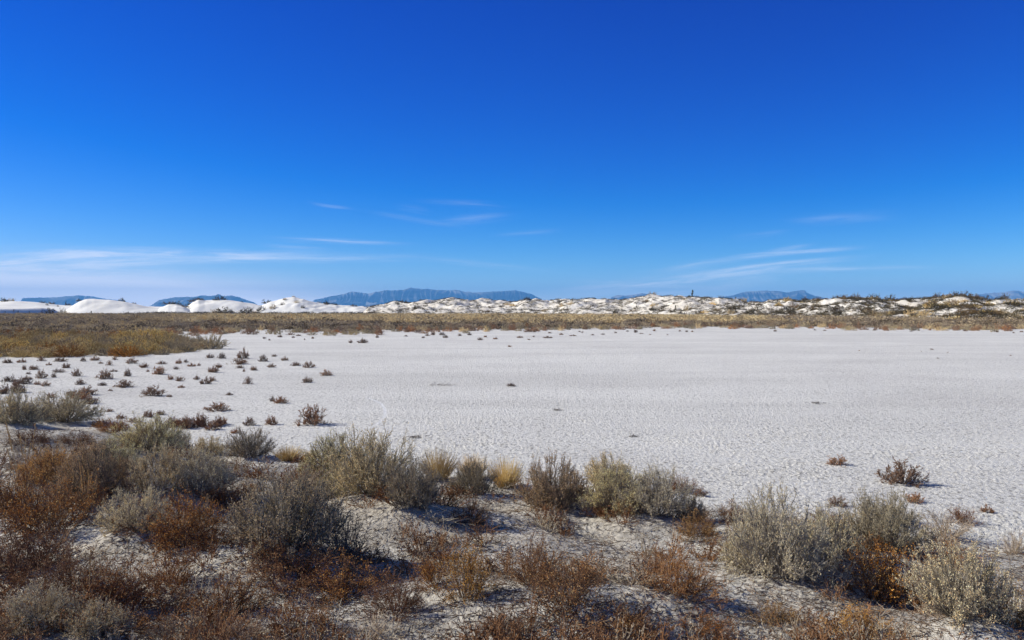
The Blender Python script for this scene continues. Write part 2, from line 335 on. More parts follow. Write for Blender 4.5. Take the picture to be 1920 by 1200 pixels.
# ------------------------------------------------------------------ foreground plants: position list first, so that they can raise their hummocks
# kind, palette, px, py of the base, width px, height px, label
FG = [
 ('saltbush', 'olive', 22, 803, 100, 68, 'olive grey saltbush at the very left edge above the brown scrub'),
 ('saltbush', 'olive', 105, 800, 125, 60, 'low wide olive saltbush at left, partner to the one at the edge'),
 ('saltbush', 'tan', 270, 858, 120, 70, 'tan olive dome shaped saltbush on the left sand rim'),
 ('saltbush', 'grey', 325, 850, 60, 50, 'small grey saltbush leaning on the tan dome shaped one'),
 ('saltbush', 'olive', 386, 858, 62, 42, 'small olive saltbush between tan dome bush and dark bush'),
 ('saltbush', 'dark', 460, 866, 84, 56, 'dark grey green saltbush beside the yellow grass tuft'),
 ('grass_tuft', 'straw', 538, 866, 62, 32, 'short yellow grass tuft on the sand rim left of the big bush'),
 ('grass_tuft', 'straw', 578, 868, 40, 24, 'smallest yellow grass tuft touching the big olive bush'),
 ('saltbush', 'tan', 622, 915, 130, 92, 'olive tan left lobe of the widest bush mass on the mound'),
 ('saltbush', 'olive', 690, 945, 160, 128, 'tallest olive saltbush in the middle of the mound cluster'),
 ('saltbush', 'dark', 772, 968, 115, 92, 'dark shaded saltbush with a long shadow on the mound'),
 ('saltbush', 'tan', 615, 932, 70, 40, 'low tan saltbush at the foot of the widest bush mass'),
 ('grass_tuft', 'straw', 820, 905, 78, 64, 'straw coloured upright grass tuft right of the biggest bush'),
 ('saltbush', 'dark', 888, 938, 85, 70, 'dark twiggy saltbush between two straw grass tufts'),
 ('grass_tuft', 'pale', 885, 900, 60, 50, 'pale grass tuft behind the dark twiggy bush'),
 ('grass_tuft', 'straw', 948, 918, 74, 64, 'golden olive grass tuft right of the dark twiggy bush'),
 ('rust_shrub', 'rust', 882, 990, 80, 58, 'small reddish twig shrub alone below the dark twiggy bush'),
 ('saltbush', 'brown', 1037, 972, 125, 110, 'brownish dense saltbush left of the long grey one'),
 ('saltbush', 'olive', 1145, 925, 90, 66, 'pale olive saltbush poking up behind the long grey one'),
 ('saltbush', 'tan', 1160, 985, 120, 88, 'tan topped saltbush forming left half of the long bush'),
 ('saltbush', 'grey', 1235, 988, 130, 95, 'grey saltbush forming right half of the long bush'),
 ('rust_shrub', 'brownrust', 1278, 925, 62, 38, 'rust brown shrub top sticking out behind the long grey bush'),
 ('saltbush', 'dark', 1296, 985, 60, 52, 'small dark saltbush at the right end of the long bush'),
 ('rust_shrub', 'gold', 1312, 1020, 95, 62, 'golden rust shrub just right of the long grey bush'),
 ('rust_shrub', 'rust', 1375, 985, 70, 48, 'thin reddish shrub at the edge of the flat beside the big grey bush'),
 ('saltbush', 'grey', 1475, 1112, 215, 172, 'largest grey saltbush, right of centre, deep black shade beneath'),
 ('saltbush', 'tan', 1405, 1085, 80, 90, 'tan tipped saltbush on the left flank of the largest grey bush'),
 ('saltbush', 'olive', 1672, 1052, 150, 112, 'pale olive saltbush right of the largest grey bush'),
 ('saltbush', 'olive', 1655, 985, 75, 52, 'small olive saltbush standing behind the pale olive one'),
 ('bare_shrub', 'greytwig', 1785, 1020, 120, 66, 'thin grey leafless shrub at the right edge of the flat'),
 ('rust_shrub', 'rust', 1655, 1140, 190, 112, 'dark rust shrub in the shade between the two big right bushes'),
 ('saltbush', 'strawtip', 1815, 1195, 175, 150, 'straw yellow seeded saltbush in the bottom right corner'),
 ('saltbush', 'strawtip', 1755, 1150, 70, 100, 'narrow straw seeded bush leaning over the dark rust shrub'),
 ('rust_shrub', 'gold', 1898, 1180, 90, 110, 'orange rust shrub cut by the right picture edge'),
 ('bare_shrub', 'greytwig', 1908, 1042, 60, 54, 'thin grey twig shrub at the right edge above the orange one'),
 ('rust_shrub', 'rust', 1790, 1075, 110, 56, 'sparse reddish shrub above the straw seeded bush'),
 ('rust_shrub', 'rust', 1282, 1125, 160, 95, 'airy rust shrub left of the largest grey bush'),
 ('rust_shrub', 'rust', 1235, 1078, 90, 55, 'small thin rust shrub behind the airy one left of the largest bush'),
 ('rust_shrub', 'rust', 1000, 1105, 130, 105, 'back half of the round rust shrub near the bottom middle'),
 ('rust_shrub', 'rust', 1060, 1160, 180, 118, 'front half of the round rust shrub near the bottom middle'),
 ('rust_shrub', 'gold', 872, 1140, 110, 120, 'tall airy golden rust shrub left of the round rust one'),
 ('rust_shrub', 'rust', 815, 1110, 90, 70, 'sparse rust shrub behind the tall airy golden one'),
 ('saltbush', 'dark', 525, 1065, 215, 160, 'big dark grey twiggy saltbush left of centre'),
 ('bare_shrub', 'dark', 640, 1070, 130, 120, 'airy dark leafless shrub right of the big dark saltbush'),
 ('rust_shrub', 'rust', 530, 1120, 200, 95, 'wide rust shrub spread before the big dark saltbush'),
 ('rust_shrub', 'rust', 640, 1130, 170, 85, 'rust shrub lying in the shadow of the big dark saltbush'),
 ('rust_shrub', 'brownrust', 735, 1165, 140, 90, 'brown rust shrub on white ground below the shadow'),
 ('saltbush', 'strawtip', 285, 950, 110, 95, 'pale seeded saltbush left half above the rust thicket'),
 ('saltbush', 'grey', 365, 945, 130, 85, 'pale grey saltbush right half above the rust thicket'),
 ('saltbush', 'grey', 245, 1015, 120, 80, 'grey green saltbush poking out of the rust thicket'),
 ('rust_shrub', 'rust', 335, 1035, 160, 115, 'rust shrub right of the grey green bush in the thicket'),
 ('rust_shrub', 'rust', 415, 960, 90, 50, 'small rust shrub right of the pale grey saltbush'),
 ('saltbush', 'brown', 165, 955, 150, 115, 'brown grey saltbush with dark shaded front at left'),
 ('saltbush', 'orange', 88, 920, 110, 68, 'orange leaved bush in front of the left sand rim'),
 ('rust_shrub', 'rust', 65, 1010, 190, 130, 'big rust shrub at the left edge'),
 ('rust_shrub', 'rust', -10, 960, 120, 90, 'rust shrub cut by the left picture edge'),
 ('rust_shrub', 'brownrust', 10, 1090, 170, 110, 'dark brown rust shrub low at the left edge'),
 ('rust_shrub', 'rust', 110, 1120, 170, 110, 'dense rust shrub behind the pale corner bush'),
 ('rust_shrub', 'rust', 215, 1150, 190, 105, 'dense rust shrub right of the tall grass stalks'),
 ('rust_shrub', 'rust', 310, 1120, 160, 90, 'thin rust shrub over white ground at lower left'),
 ('rust_shrub', 'rust', 420, 1170, 170, 100, 'spreading rust shrub left of the bottom middle'),
 ('saltbush', 'strawtip', 55, 1215, 150, 85, 'pale straw tipped saltbush in the bottom left corner'),
 ('saltbush', 'strawtip', 170, 1225, 110, 65, 'low straw tipped saltbush right of the bottom left corner one'),
 ('bare_shrub', 'greytwig', 455, 1220, 130, 60, 'low grey twig shrub on the bottom edge'),
 ('rust_shrub', 'rust', 560, 1195, 150, 80, 'small rust shrub on the bottom edge under the wide rust one'),
 ('bare_shrub', 'greytwig', 320, 1210, 130, 50, 'fallen dead grey branches on the bottom edge at left'),
 ('rust_shrub', 'brownrust', 950, 1205, 130, 60, 'thin brown shrub on the bottom edge in the middle'),
 ('rust_shrub', 'rust', 1170, 1205, 130, 70, 'thin rust shrub on the bottom edge right of the middle'),
 ('rust_shrub', 'brownrust', 1330, 1215, 140, 65, 'sparse brown shrub on the bottom edge below the airy rust one'),
 ('rust_shrub', 'gold', 1620, 1205, 160, 55, 'low tan rust twigs on the bottom edge under the dark rust shrub'),
 ('rust_shrub', 'gold', 1460, 1175, 120, 42, 'low tan rust twigs below the largest grey bush'),
 ('grass_stalks', 'stalk', 158, 1155, 60, 130, 'tall pale grass stalks rising from the left rust thicket'),
 ('grass_stalks', 'stalk', 185, 1195, 45, 75, 'short pale grass stalks behind the bottom left corner bush'),
 ('grass_stalks', 'stalk', 160, 970, 30, 105, 'pale grass stalks in front of the brown grey bush'),
 ('grass_stalks', 'stalk', 40, 930, 70, 130, 'thin grass stalks standing over the dark left hollow'),
 ('grass_stalks', 'stalk', 212, 945, 25, 80, 'thin grass stalks before the pale seeded saltbush'),
 ('rust_shrub', 'rust', 205, 812, 70, 34, 'low brown shrub on the left rim between the olive bushes and tan dome'),
 ('rust_shrub', 'brownrust', 45, 835, 90, 36, 'low dark brown shrub under the olive saltbushes at left'),
 ('rust_shrub', 'brownrust', 130, 838, 90, 30, 'low brown shrub in front of the wide olive saltbush'),
 ('bare_shrub', 'greytwig', 60, 880, 110, 50, 'grey leafless shrub in the dark hollow at left'),
 ('saltbush', 'tan', 205, 895, 90, 62, 'tan saltbush in front of the tan dome shaped one'),
 ('rust_shrub', 'rust', 460, 935, 70, 36, 'sparse rust shrub on the sand before the dark grey green bush'),
 ('bare_shrub', 'greytwig', 560, 935, 100, 60, 'grey twigs fringing the left side of the widest bush mass'),
 ('bare_shrub', 'greytwig', 1700, 985, 60, 36, 'grey twigs right of the small olive saltbush'),
 ('rust_shrub', 'brownrust', 1560, 995, 80, 40, 'brown twig shrub behind the largest grey bush'),
 ('rust_shrub', 'brownrust', 1815, 985, 60, 34, 'small brown shrub at the foot of the flat far right'),
 ('saltbush', 'grey', 1560, 1075, 110, 110, 'grey saltbush on the right flank of the largest bush'),
 ('bare_shrub', 'greytwig', 690, 1215, 150, 60, 'grey twigs on the bottom edge left of the middle'),
]
FGP = []
for k, pal, px, py, wd, ht, lab in FG:
    x, y, z = at(np.array([px]), np.array([py]), False)
    FGP.append((float(x[0]), float(y[0])))
    s = float(y[0]) / FPX
    if k == 'saltbush' and wd > 80: humps.append((float(x[0]), float(y[0]), wd * s * .55, .05 + .05 * min(1, wd / 200)))

# ------------------------------------------------------------------ ground sheet
def make_ground():
    rs = [0.0, .6, 1.2, 1.8, 2.4]; r = 2.8
    while r < 130:
        rs.append(r); r += max(.014, .62 * r * r / 1770)
    while r < 20400: rs.append(r); r *= 1.12
    rs.append(20400.)
    rs = np.array(rs)
    th = np.concatenate([np.linspace(-42, 42, 1150), np.linspace(46, 314, 68)])
    th = np.radians(th)
    rr, tt = np.meshgrid(rs, th)
    x = rr * np.sin(tt); y = rr * np.cos(tt)
    m = moundmask(x, y) * (rr < 60); s = soilmask(x, y) * (rr < 1000)
    z = G(x, y) * (1 - sst(900, 1200, rr)) + crust(x, y, m)
    # a pale curved scuff across the flat
    tp = [(1 * q[0], q[1]) for q in ((690, 747), (706, 752), (716, 758), (722, 768), (722, 778), (716, 788), (706, 796), (690, 803))]
    tr = np.zeros_like(x)
    P = [at(np.array([a]), np.array([b_])) for a, b_ in tp]; P = [(float(p[0][0]), float(p[1][0])) for p in P]
    for (ax, ay), (bx, by) in zip(P[:-1], P[1:]):
        L2 = (bx - ax) ** 2 + (by - ay) ** 2
        u = np.clip(((x - ax) * (bx - ax) + (y - ay) * (by - ay)) / L2, 0, 1)
        d = np.hypot(x - ax - u * (bx - ax), y - ay - u * (by - ay)); tr = np.maximum(tr, 1 - sst(.01, .06, d))
    V = np.stack([x, y, z], -1).reshape(-1, 3)
    me = mesh('ground', V, grid_quads(len(th), len(rs), wrap=True)[:, ::-1], [gm], True, attrs={'mound': m, 'soil': s, 'track': tr * .6})
    link('ground', me, kind='structure', label='white crusted gypsum flat with a sandy rim in front')
make_ground()

# ------------------------------------------------------------------ dunes and mountains
class Sheet:
    def __init__(s, name, label, crest, base, depth, back, px0, px1, step, ns, noise, mat_, slope=1.0, seed=0):
        s.cx, s.cy = zip(*crest); s.bx, s.by = zip(*base); s.depth = depth; s.back = back; s.noise = noise; s.slope = slope; s.seed = seed
        px = np.arange(px0, px1 + step, step); t = np.linspace(0, 2, ns)
        P, T = np.meshgrid(px, t, indexing='ij')
        x, y, z = s.pt(P, T)
        me = mesh(name, np.stack([x, y, z], -1).reshape(-1, 3), grid_quads(len(px), ns), [mat_], True)
        s.ob = link(name, me, kind='structure', label=label)
    def pt(s, px, t):
        px = np.asarray(px, float); t = np.asarray(t, float)
        db = np.interp(px, s.bx, s.by); dc = db + s.depth
        y = np.where(t < 1, db + (dc - db) * t, dc + s.back * (t - 1))
        zc = CAMH + (HY - np.interp(px, s.cx, s.cy)) / FPX * dc
        x = (px - 960) / FPX * y
        sh = np.where(t < 1, np.sin(np.clip(t, 0, 1) * math.pi / 2) ** s.slope, np.cos(np.clip(t - 1, 0, 1) * math.pi / 2) ** 1.2)
        a1, s1, a2, s2 = s.noise
        n = a1 * fbm(x / s1, y / s1, 3, s.seed) + a2 * fbm(x / s2, y / s2, 2, s.seed + 9)
        z = (zc + .35) * sh - .35 + n * np.sin(np.clip(t, 0, 2) * math.pi / 2) ** .6 * (1 - .65 * np.exp(-((t - 1) / .18) ** 2))
        return x, y, z
D = {}
D['back'] = Sheet('white_dune', 'long low white dune filling the gaps behind the other left dunes', [(-300, 566), (0, 565.5), (35, 566), (75, 568), (112, 572), (160, 573), (300, 576), (480, 572), (560, 573), (650, 574), (700, 577), (800, 580), (880, 590)], [(-400, 350), (1000, 350)], 70, 60, -400, 900, 3, 40, (.9, 24, .15, 7), M_white, 1.0, 2)
D['slip'] = Sheet('white_dune', 'low white dune with a shaded steep face at the left edge', [(-400, 577), (0, 579), (40, 578.5), (78, 577), (100, 579.5), (120, 590)], [(-500, 245), (0, 309), (120, 333), (200, 338)], 5.5, 40, -500, 130, 2, 30, (.12, 9, .03, 3), M_white, 1.3, 3)
D['hump'] = Sheet('white_dune', 'smooth bright white dune with a rounded crown at left', [(105, 592), (122, 584), (135, 574), (150, 565), (162, 561.5), (176, 560.6), (205, 562), (232, 566), (258, 571), (282, 577), (305, 581), (330, 590)], [(50, 328), (400, 328)], 22, 40, 104, 332, 1.5, 60, (.7, 15, .12, 5), M_white, 1.1, 4)
D['tan'] = Sheet('white_dune', 'low dune capped with dark brush between the two white dunes', [(285, 592), (300, 578), (315, 571), (330, 570), (345, 574), (365, 585), (380, 592)], [(200, 322), (500, 322)], 26, 30, 284, 380, 1.5, 40, (.5, 9, .2, 3), M_white, 1.1, 5)
D['second'] = Sheet('white_dune', 'white dune carrying one dark dome shaped bush on its crown', [(335, 592), (350, 575), (362, 566), (372, 561.5), (384, 563.5), (400, 562), (425, 562.5), (450, 566), (480, 571), (500, 576), (525, 592)], [(200, 332), (600, 332)], 24, 40, 334, 526, 1.5, 60, (.8, 14, .14, 5), M_white, 1.1, 6)
D['peak'] = Sheet('white_dune', 'white peaked dune dotted with brush left of the big mountain', [(478, 592), (488, 574), (505, 567), (520, 563), (536, 559), (552, 556.5), (566, 560), (580, 565), (600, 569), (640, 572.5), (685, 576), (715, 584), (730, 592)], [(400, 330), (800, 326)], 26, 40, 476, 732, 1.5, 60, (1.0, 10, .3, 4), M_white, 1.1, 7)
D['ridge'] = Sheet('brushy_dune_ridge', 'long cream dune ridge covered with brush across centre and right', [(676, 592), (690, 577), (715, 572), (740, 568.5), (780, 568), (817, 566), (838, 560), (850, 557.5), (862, 559), (882, 565), (905, 566), (960, 567), (992, 564), (1030, 565), (1060, 560.5), (1085, 563), (1102, 561), (1120, 564), (1135, 561), (1160, 564), (1190, 561), (1225, 557), (1250, 560), (1272, 557), (1292, 557), (1315, 559), (1340, 562), (1385, 563), (1400, 568), (1435, 570), (1480, 568), (1540, 566.5), (1577, 563.5), (1612, 561), (1645, 562), (1665, 567), (1702, 566), (1740, 561), (1762, 559), (1802, 560), (1840, 565), (1865, 571), (1920, 570), (2100, 566), (2400, 570)],
    [(600, 305), (960, 290), (1200, 255), (1440, 205), (1700, 165), (1920, 145), (2500, 140)], 62, 60, 674, 2400, 1.4, 120, (1.7, 15, .75, 5), M_cream, .9, 8)

def mountain(name, label, crest, dist, seed, rug):
    cx, cy = zip(*crest); st = 1.1
    px = np.arange(cx[0] - 12, cx[-1] + 12, st); ns = 90; t = np.linspace(0, 2, ns)
    P, T = np.meshgrid(px, t, indexing='ij')
    yb = dist * .86; yc = dist
    y = np.where(T < 1, yb + (yc - yb) * T, yc + dist * .12 * (T - 1))
    x = (P - 960) / FPX * yc * (y / yc)
    cr = np.interp(P, cx, cy, left=HY + 6, right=HY + 6) + .9 * perlin(P / 6.3, P * 0 + .5, seed) * rug + .45 * perlin(P / 2.6, P * 0 + .5, seed + 1) * rug
    zc = CAMH + (HY - cr) / FPX * yc
    u = T.copy()
    # ravines running down from the crest: ridge lines in x, shifting with depth
    q = x / dist * 150 + 2.4 * perlin(x / dist * 30, y / dist * 14, seed + 3)
    rav = 1 - np.abs(perlin(q, T * 1.3, seed + 5)) * 2
    rav2 = 1 - np.abs(perlin(q * 2.3, T * 1.5, seed + 6)) * 2
    f = np.clip(T, 0, 1)
    prof = np.where(T < 1, .50 * f ** 1.1 + .50 * sst(.66, .98, f + .05 * rav), np.cos(np.clip(T - 1, 0, 1) * math.pi / 2))
    amp = np.sin(np.clip(T, 0, 1) * math.pi) ** 1.1
    z = np.maximum(zc, 0) * (prof + np.where(T < 1, (.46 * amp * (rav - .55)) + .12 * amp * (rav2 - .5), 0)) - 5
    me = mesh(name, np.stack([x, y, z], -1).reshape(-1, 3), grid_quads(len(px), ns), [mm], True)
    link(name, me, kind='structure', label=label)
mountain('mountain', 'flat topped blue mountain behind the left white dune', [(22, 582), (35, 571), (42, 558.5), (60, 558), (100, 557), (130, 554.5), (150, 553.3), (170, 555), (200, 560), (215, 561.5), (232, 562.5), (262, 578)], 16000, 101, .5)
mountain('mountain', 'jagged blue mountain behind the second white dune', [(262, 580), (285, 571), (298, 562), (310, 560), (328, 557), (350, 556), (362, 556), (378, 553.5), (396, 554.5), (409, 551.3), (418, 555), (433, 553.5), (443, 555), (460, 561), (478, 567.5), (500, 582)], 16000, 111, .6)
mountain('mountain', 'longest blue mountain range left of the middle', [(570, 582), (590, 561.5), (610, 558), (625, 554), (645, 550.5), (659, 545.5), (675, 548), (690, 550), (705, 546.5), (722, 543.8), (742, 544.6), (760, 542), (771, 539), (783, 540.5), (800, 541), (815, 542.5), (832, 543.8), (855, 543), (870, 545.8), (888, 548), (905, 547.5), (930, 546), (950, 545), (965, 543.5), (975, 546), (988, 548), (1000, 553), (1015, 560), (1040, 578)], 18000, 121, .8)
mountain('mountain', 'small low blue mountain peeping over the middle of the ridge', [(1130, 580), (1146, 557), (1158, 552.5), (1172, 553.5), (1190, 551.5), (1204, 549.5), (1218, 552), (1228, 557), (1250, 580)], 17000, 131, .5)
mountain('mountain', 'blue mesa shaped mountain with banded cliffs right of the yucca', [(1335, 580), (1350, 557), (1372, 554), (1390, 548), (1405, 546), (1430, 544.3), (1450, 545), (1462, 545.5), (1474, 548), (1485, 546.5), (1495, 544.5), (1509, 543.5), (1513, 548), (1525, 553.5), (1545, 557.5), (1570, 562), (1590, 580)], 17000, 141, .6)
mountain('mountain', 'tiny blue peak right of the mesa shaped mountain', [(1650, 582), (1668, 563), (1682, 559), (1693, 557.5), (1696, 556), (1703, 559.5), (1712, 566), (1740, 582)], 17000, 151, .3)
mountain('mountain', 'blue mountain rising to the right picture edge', [(1805, 582), (1822, 558.5), (1835, 551.5), (1860, 548.5), (1885, 547.5), (1897, 544.5), (1910, 545), (1925, 548), (1960, 545), (2010, 552), (2060, 560), (2100, 582)], 16500, 161, .6)

# haze: the air between here and the mountains
hm = bpy.data.materials.new('haze_air'); hm.use_nodes = True; hn = NT(hm.node_tree); hm.node_tree.nodes.clear()
pv = hn.n('ShaderNodeVolumePrincipled'); pv.inputs['Color'].default_value = (.17, .515, 1.0, 1); pv.inputs['Density'].default_value = HAZE; pv.inputs['Anisotropy'].default_value = 0.0
oo = hn.n('ShaderNodeOutputMaterial'); hn.l(pv.outputs[0], oo.inputs['Volume'])
bx0, bx1, by0, by1, bz0, bz1 = -20500, 20500, -20500, 20500, -6, 530
Vb = [(x, y, z) for x in (bx0, bx1) for y in (by0, by1) for z in (bz0, bz1)]
link('haze', mesh('haze', Vb, [(0, 1, 3, 2), (4, 6, 7, 5), (0, 4, 5, 1), (2, 3, 7, 6), (0, 2, 6, 4), (1, 5, 7, 3)], [hm]), kind='stuff', label='thin blue air haze over the whole desert')

# ------------------------------------------------------------------ plant geometry
def unit(v): return v / np.maximum(np.linalg.norm(v, axis=-1, keepdims=True), 1e-9)
def stems(r, s, d, L, k, up=0., wob=.1):
    """polylines: starts s (n,3), directions d, lengths L, k segments, bending up, wobbling"""
    n = len(s); P = np.empty((n, k + 1, 3)); P[:, 0] = s; d = unit(d)
    for i in range(k):
        P[:, i + 1] = P[:, i] + d * (L / k)[:, None]
        d = unit(d + np.array([0, 0, up / k]) + r.normal(0, wob, (n, 3)))
    return P
def branch(r, P, m, t0, t1, spread, L, k, up=0., wob=.1):
    """m twigs growing out of random places of the polylines P"""
    i = r.integers(0, len(P), m); t = r.uniform(t0, t1, m) * (P.shape[1] - 1)
    j = np.minimum(t.astype(int), P.shape[1] - 2); f = (t - j)[:, None]
    s = P[i, j] * (1 - f) + P[i, j + 1] * f; d = unit(P[i, j + 1] - P[i, j])
    d = unit(d + r.normal(0, spread, (m, 3)) + np.array([0, 0, up * .5]))
    return stems(r, s, d, L * r.uniform(.55, 1.3, m), k, up, wob)
def tubes(P, r0, r1, off=0):
    n, k, _ = P.shape; T = np.gradient(P, axis=1); T = unit(T)
    a = unit(np.cross(T, np.array([.31, .52, .79]))); b = np.cross(T, a)
    R_ = np.linspace(r0, r1, k)[None, :, None]
    V = np.stack([P + (a * math.cos(q) + b * math.sin(q)) * R_ for q in (0, 2.094, 4.189)], 2)
    i = np.arange(n)[:, None, None]; j = np.arange(k - 1)[None, :, None]; c = np.arange(3)[None, None, :]
    base = (i * k + j) * 3; A = base + c; B = base + (c + 1) % 3
    return V.reshape(-1, 3), np.stack([A, B, B + 3, A + 3], -1).reshape(-1, 4) + off
def leaves(r, P, m, l, wd, spread=.8, t0=.15, t1=1., up=0., lift=0.):
    i = r.integers(0, len(P), m); t = r.uniform(t0, t1, m) * (P.shape[1] - 1)
    j = np.minimum(t.astype(int), P.shape[1] - 2); f = (t - j)[:, None]
    s = P[i, j] * (1 - f) + P[i, j + 1] * f; d = unit(unit(P[i, j + 1] - P[i, j]) + r.normal(0, spread, (m, 3)) + np.array([0, 0, up]))
    q = unit(np.cross(d, r.normal(0, 1, (m, 3)))); ll = (l * r.uniform(.5, 1.4, m))[:, None]; ww = (wd * r.uniform(.6, 1.3, m))[:, None]
    nn = np.cross(d, q) * ww * .35
    V = np.stack([s, s + d * ll * .5 + q * ww * .5 + nn, s + d * ll, s + d * ll * .5 - q * ww * .5 + nn], 1).reshape(-1, 3)
    return V, np.arange(4 * m).reshape(-1, 4)
def cat(parts):
    V = []; Q = []; o = 0
    for v, q in parts: V.append(v); Q.append(q + o); o += len(v)
    return np.concatenate(V), np.concatenate(Q)
def fan(r, n, tilt, rb):
    a = r.uniform(0, 2 * math.pi, n); t = tilt * np.sqrt(r.uniform(0, 1, n))
    d = np.stack([np.sin(t) * np.cos(a), np.sin(t) * np.sin(a), np.cos(t)], -1)
    s = np.stack([np.cos(a) * rb * (t / tilt), np.sin(a) * rb * (t / tilt), np.full(n, -.03)], -1)
    return s, d, t
def lobes(r, n, s, d, amp=.16):
    """uneven outline: some directions grow longer than others"""
    az_ = np.arctan2(d[:, 1], d[:, 0]); ph = r.uniform(0, 6.28, 4)
    return 1 + amp * (np.sin(2 * az_ + ph[0]) * .6 + np.sin(3 * az_ + ph[1]) * .6 + np.sin(5 * az_ + 3 * d[:, 2] + ph[2]) * .5) + r.normal(0, .08, n)

ORI = np.zeros(1)
def g_saltbush(seed, dens=1.):
    r = R(seed)
    s, d, t = fan(r, int(95 * dens), rad(82), .26)
    L = np.clip((.80 - .05 * (t / rad(80))) * lobes(r, len(s), s, d, .12), .35, .95)
    A = stems(r, s, d, L, 5, .16, .12)
    B = branch(r, A, int(1150 * dens), .2, .95, .6, .20, 3, .35, .18)
    Cc = branch(r, B, int(4600 * dens), .2, 1., .6, .10, 2, .35, .2)
    st = cat([tubes(A, .011, .004), tubes(B, .0042, .0022), tubes(Cc, .0024, .0012)])
    lf = cat([leaves(r, Cc, int(14500 * dens), .023, .010, .8), leaves(r, B, int(3000 * dens), .025, .010, .8)])
    # seed heads: dense little bracts along the outer twigs
    ci = Cc[(np.linalg.norm(Cc[:, -1], axis=1) > .62)]
    sh = leaves(r, ci if len(ci) > 20 else Cc, int(9500 * dens), .021, .012, .8, .25, 1.05)
    return st, lf, sh
def g_rust(seed):
    r = R(seed)
    s, d, t = fan(r, 42, rad(84), .10)
    L = np.clip(.80 * lobes(r, 42, s, d, .22), .25, 1.2)
    A = stems(r, s, d, L, 6, .25, .16)
    B = branch(r, A, 420, .2, .95, .62, .30, 4, .25, .20)
    Cc = branch(r, B, 1700, .2, 1., .6, .13, 3, .2, .25)
    st = cat([tubes(A, .008, .003), tubes(B, .0036, .002), tubes(Cc, .0024, .0014)])
    sh = cat([leaves(r, Cc, 5200, .021, .015, 1.2, .3, 1.1), leaves(r, B, 800, .02, .014, 1.2, .5, 1.1)])
    return st, sh, None
def g_bare(seed):
    r = R(seed)
    s, d, t = fan(r, 46, rad(84), .18)
    L = np.clip(.85 * lobes(r, 46, s, d, .25), .2, 1.2)
    A = stems(r, s, d, L, 6, .1, .20)
    B = branch(r, A, 340, .15, .95, .6, .30, 4, .15, .2)
    Cc = branch(r, B, 1100, .2, 1., .6, .14, 3, .1, .2)
    return cat([tubes(A, .011, .005), tubes(B, .005, .003), tubes(Cc, .003, .0016)]), leaves(r, Cc, 900, .02, .009, .8), None
def g_playa(seed):
    """small spreading shrub of the flat: crooked branches ending in dense dark combs"""
    r = R(seed); n = 28
    s, d, t = fan(r, n, rad(82), .06)
    L = np.clip(.68 * lobes(r, n, s, d, .2), .4, .9)
    A = stems(r, s, d, L, 5, .2, .2)
    B = branch(r, A, 170, .35, 1., .8, .22, 3, .3, .22)
    Cc = branch(r, B, 800, .2, 1., .7, .10, 2, .4, .2)
    st = cat([tubes(A, .018, .008), tubes(B, .008, .005), tubes(Cc, .005, .003)])
    lf = leaves(r, Cc, 6500, .036, .020, .9, .1, 1.1, .3)
    return st, lf, None
def g_grass(seed):
    r = R(seed); n = 520
    s, d, t = fan(r, n, rad(50), .26)
    P = stems(r, s, d, r.uniform(.6, 1.05, n), 4, -.25, .07)
    B = stems(r, s[:200], unit(d[:200] + r.normal(0, .3, (200, 3))), r.uniform(.3, .6, 200), 3, -.5, .1)
    return cat([tubes(P, .0075, .0025), tubes(B, .008, .003)]), leaves(r, P, 900, .05, .012, .3, .6, 1.05), None
def g_stalk(seed):
    r = R(seed); n = 9
    s, d, t = fan(r, n, rad(20), .12)
    P = stems(r, s, d, r.uniform(.6, 1.05, n), 7, -.12, .05)
    st = tubes(P, .006, .003); lf = leaves(r, P, 500, .045, .012, .25, .62, 1.02)
    b = stems(r, s, d + r.normal(0, .3, (n, 3)), r.uniform(.2, .4, n), 4, -.6, .1)
    return cat([st, tubes(b, .007, .003), lf]), None, None
def g_clump(seed):
    """rounded tuft seen at middle distance"""
    r = R(seed); s, d, t = fan(r, 60, rad(85), .3)
    A = stems(r, s, d, np.clip(.75 * lobes(r, 60, s, d), .3, 1.1), 3, .3, .12)
    B = branch(r, A, 420, .3, 1., .6, .20, 2, .3, .15)
    return cat([tubes(A, .013, .007), tubes(B, .008, .005)]), leaves(r, B, 3600, .055, .024, .8, .0, 1.1, .2), None
def g_far(seed, n=900, l=.12, w_=.06):
    """leafy dome for distant brush, one mesh"""
    r = R(seed); s, d, t = fan(r, 46, rad(88), .3)
    A = stems(r, s, d, np.clip(.78 * lobes(r, 46, s, d, .2), .3, 1.0), 2, .15, .12)
    B = branch(r, A, 150, .3, 1., .8, .2, 2, .2, .15)
    return cat([leaves(r, B, int(n * .75), l, w_, .9, .0, 1.1, .15), leaves(r, A, int(n * .25), l, w_, .8, .1, 1.05, .25)])

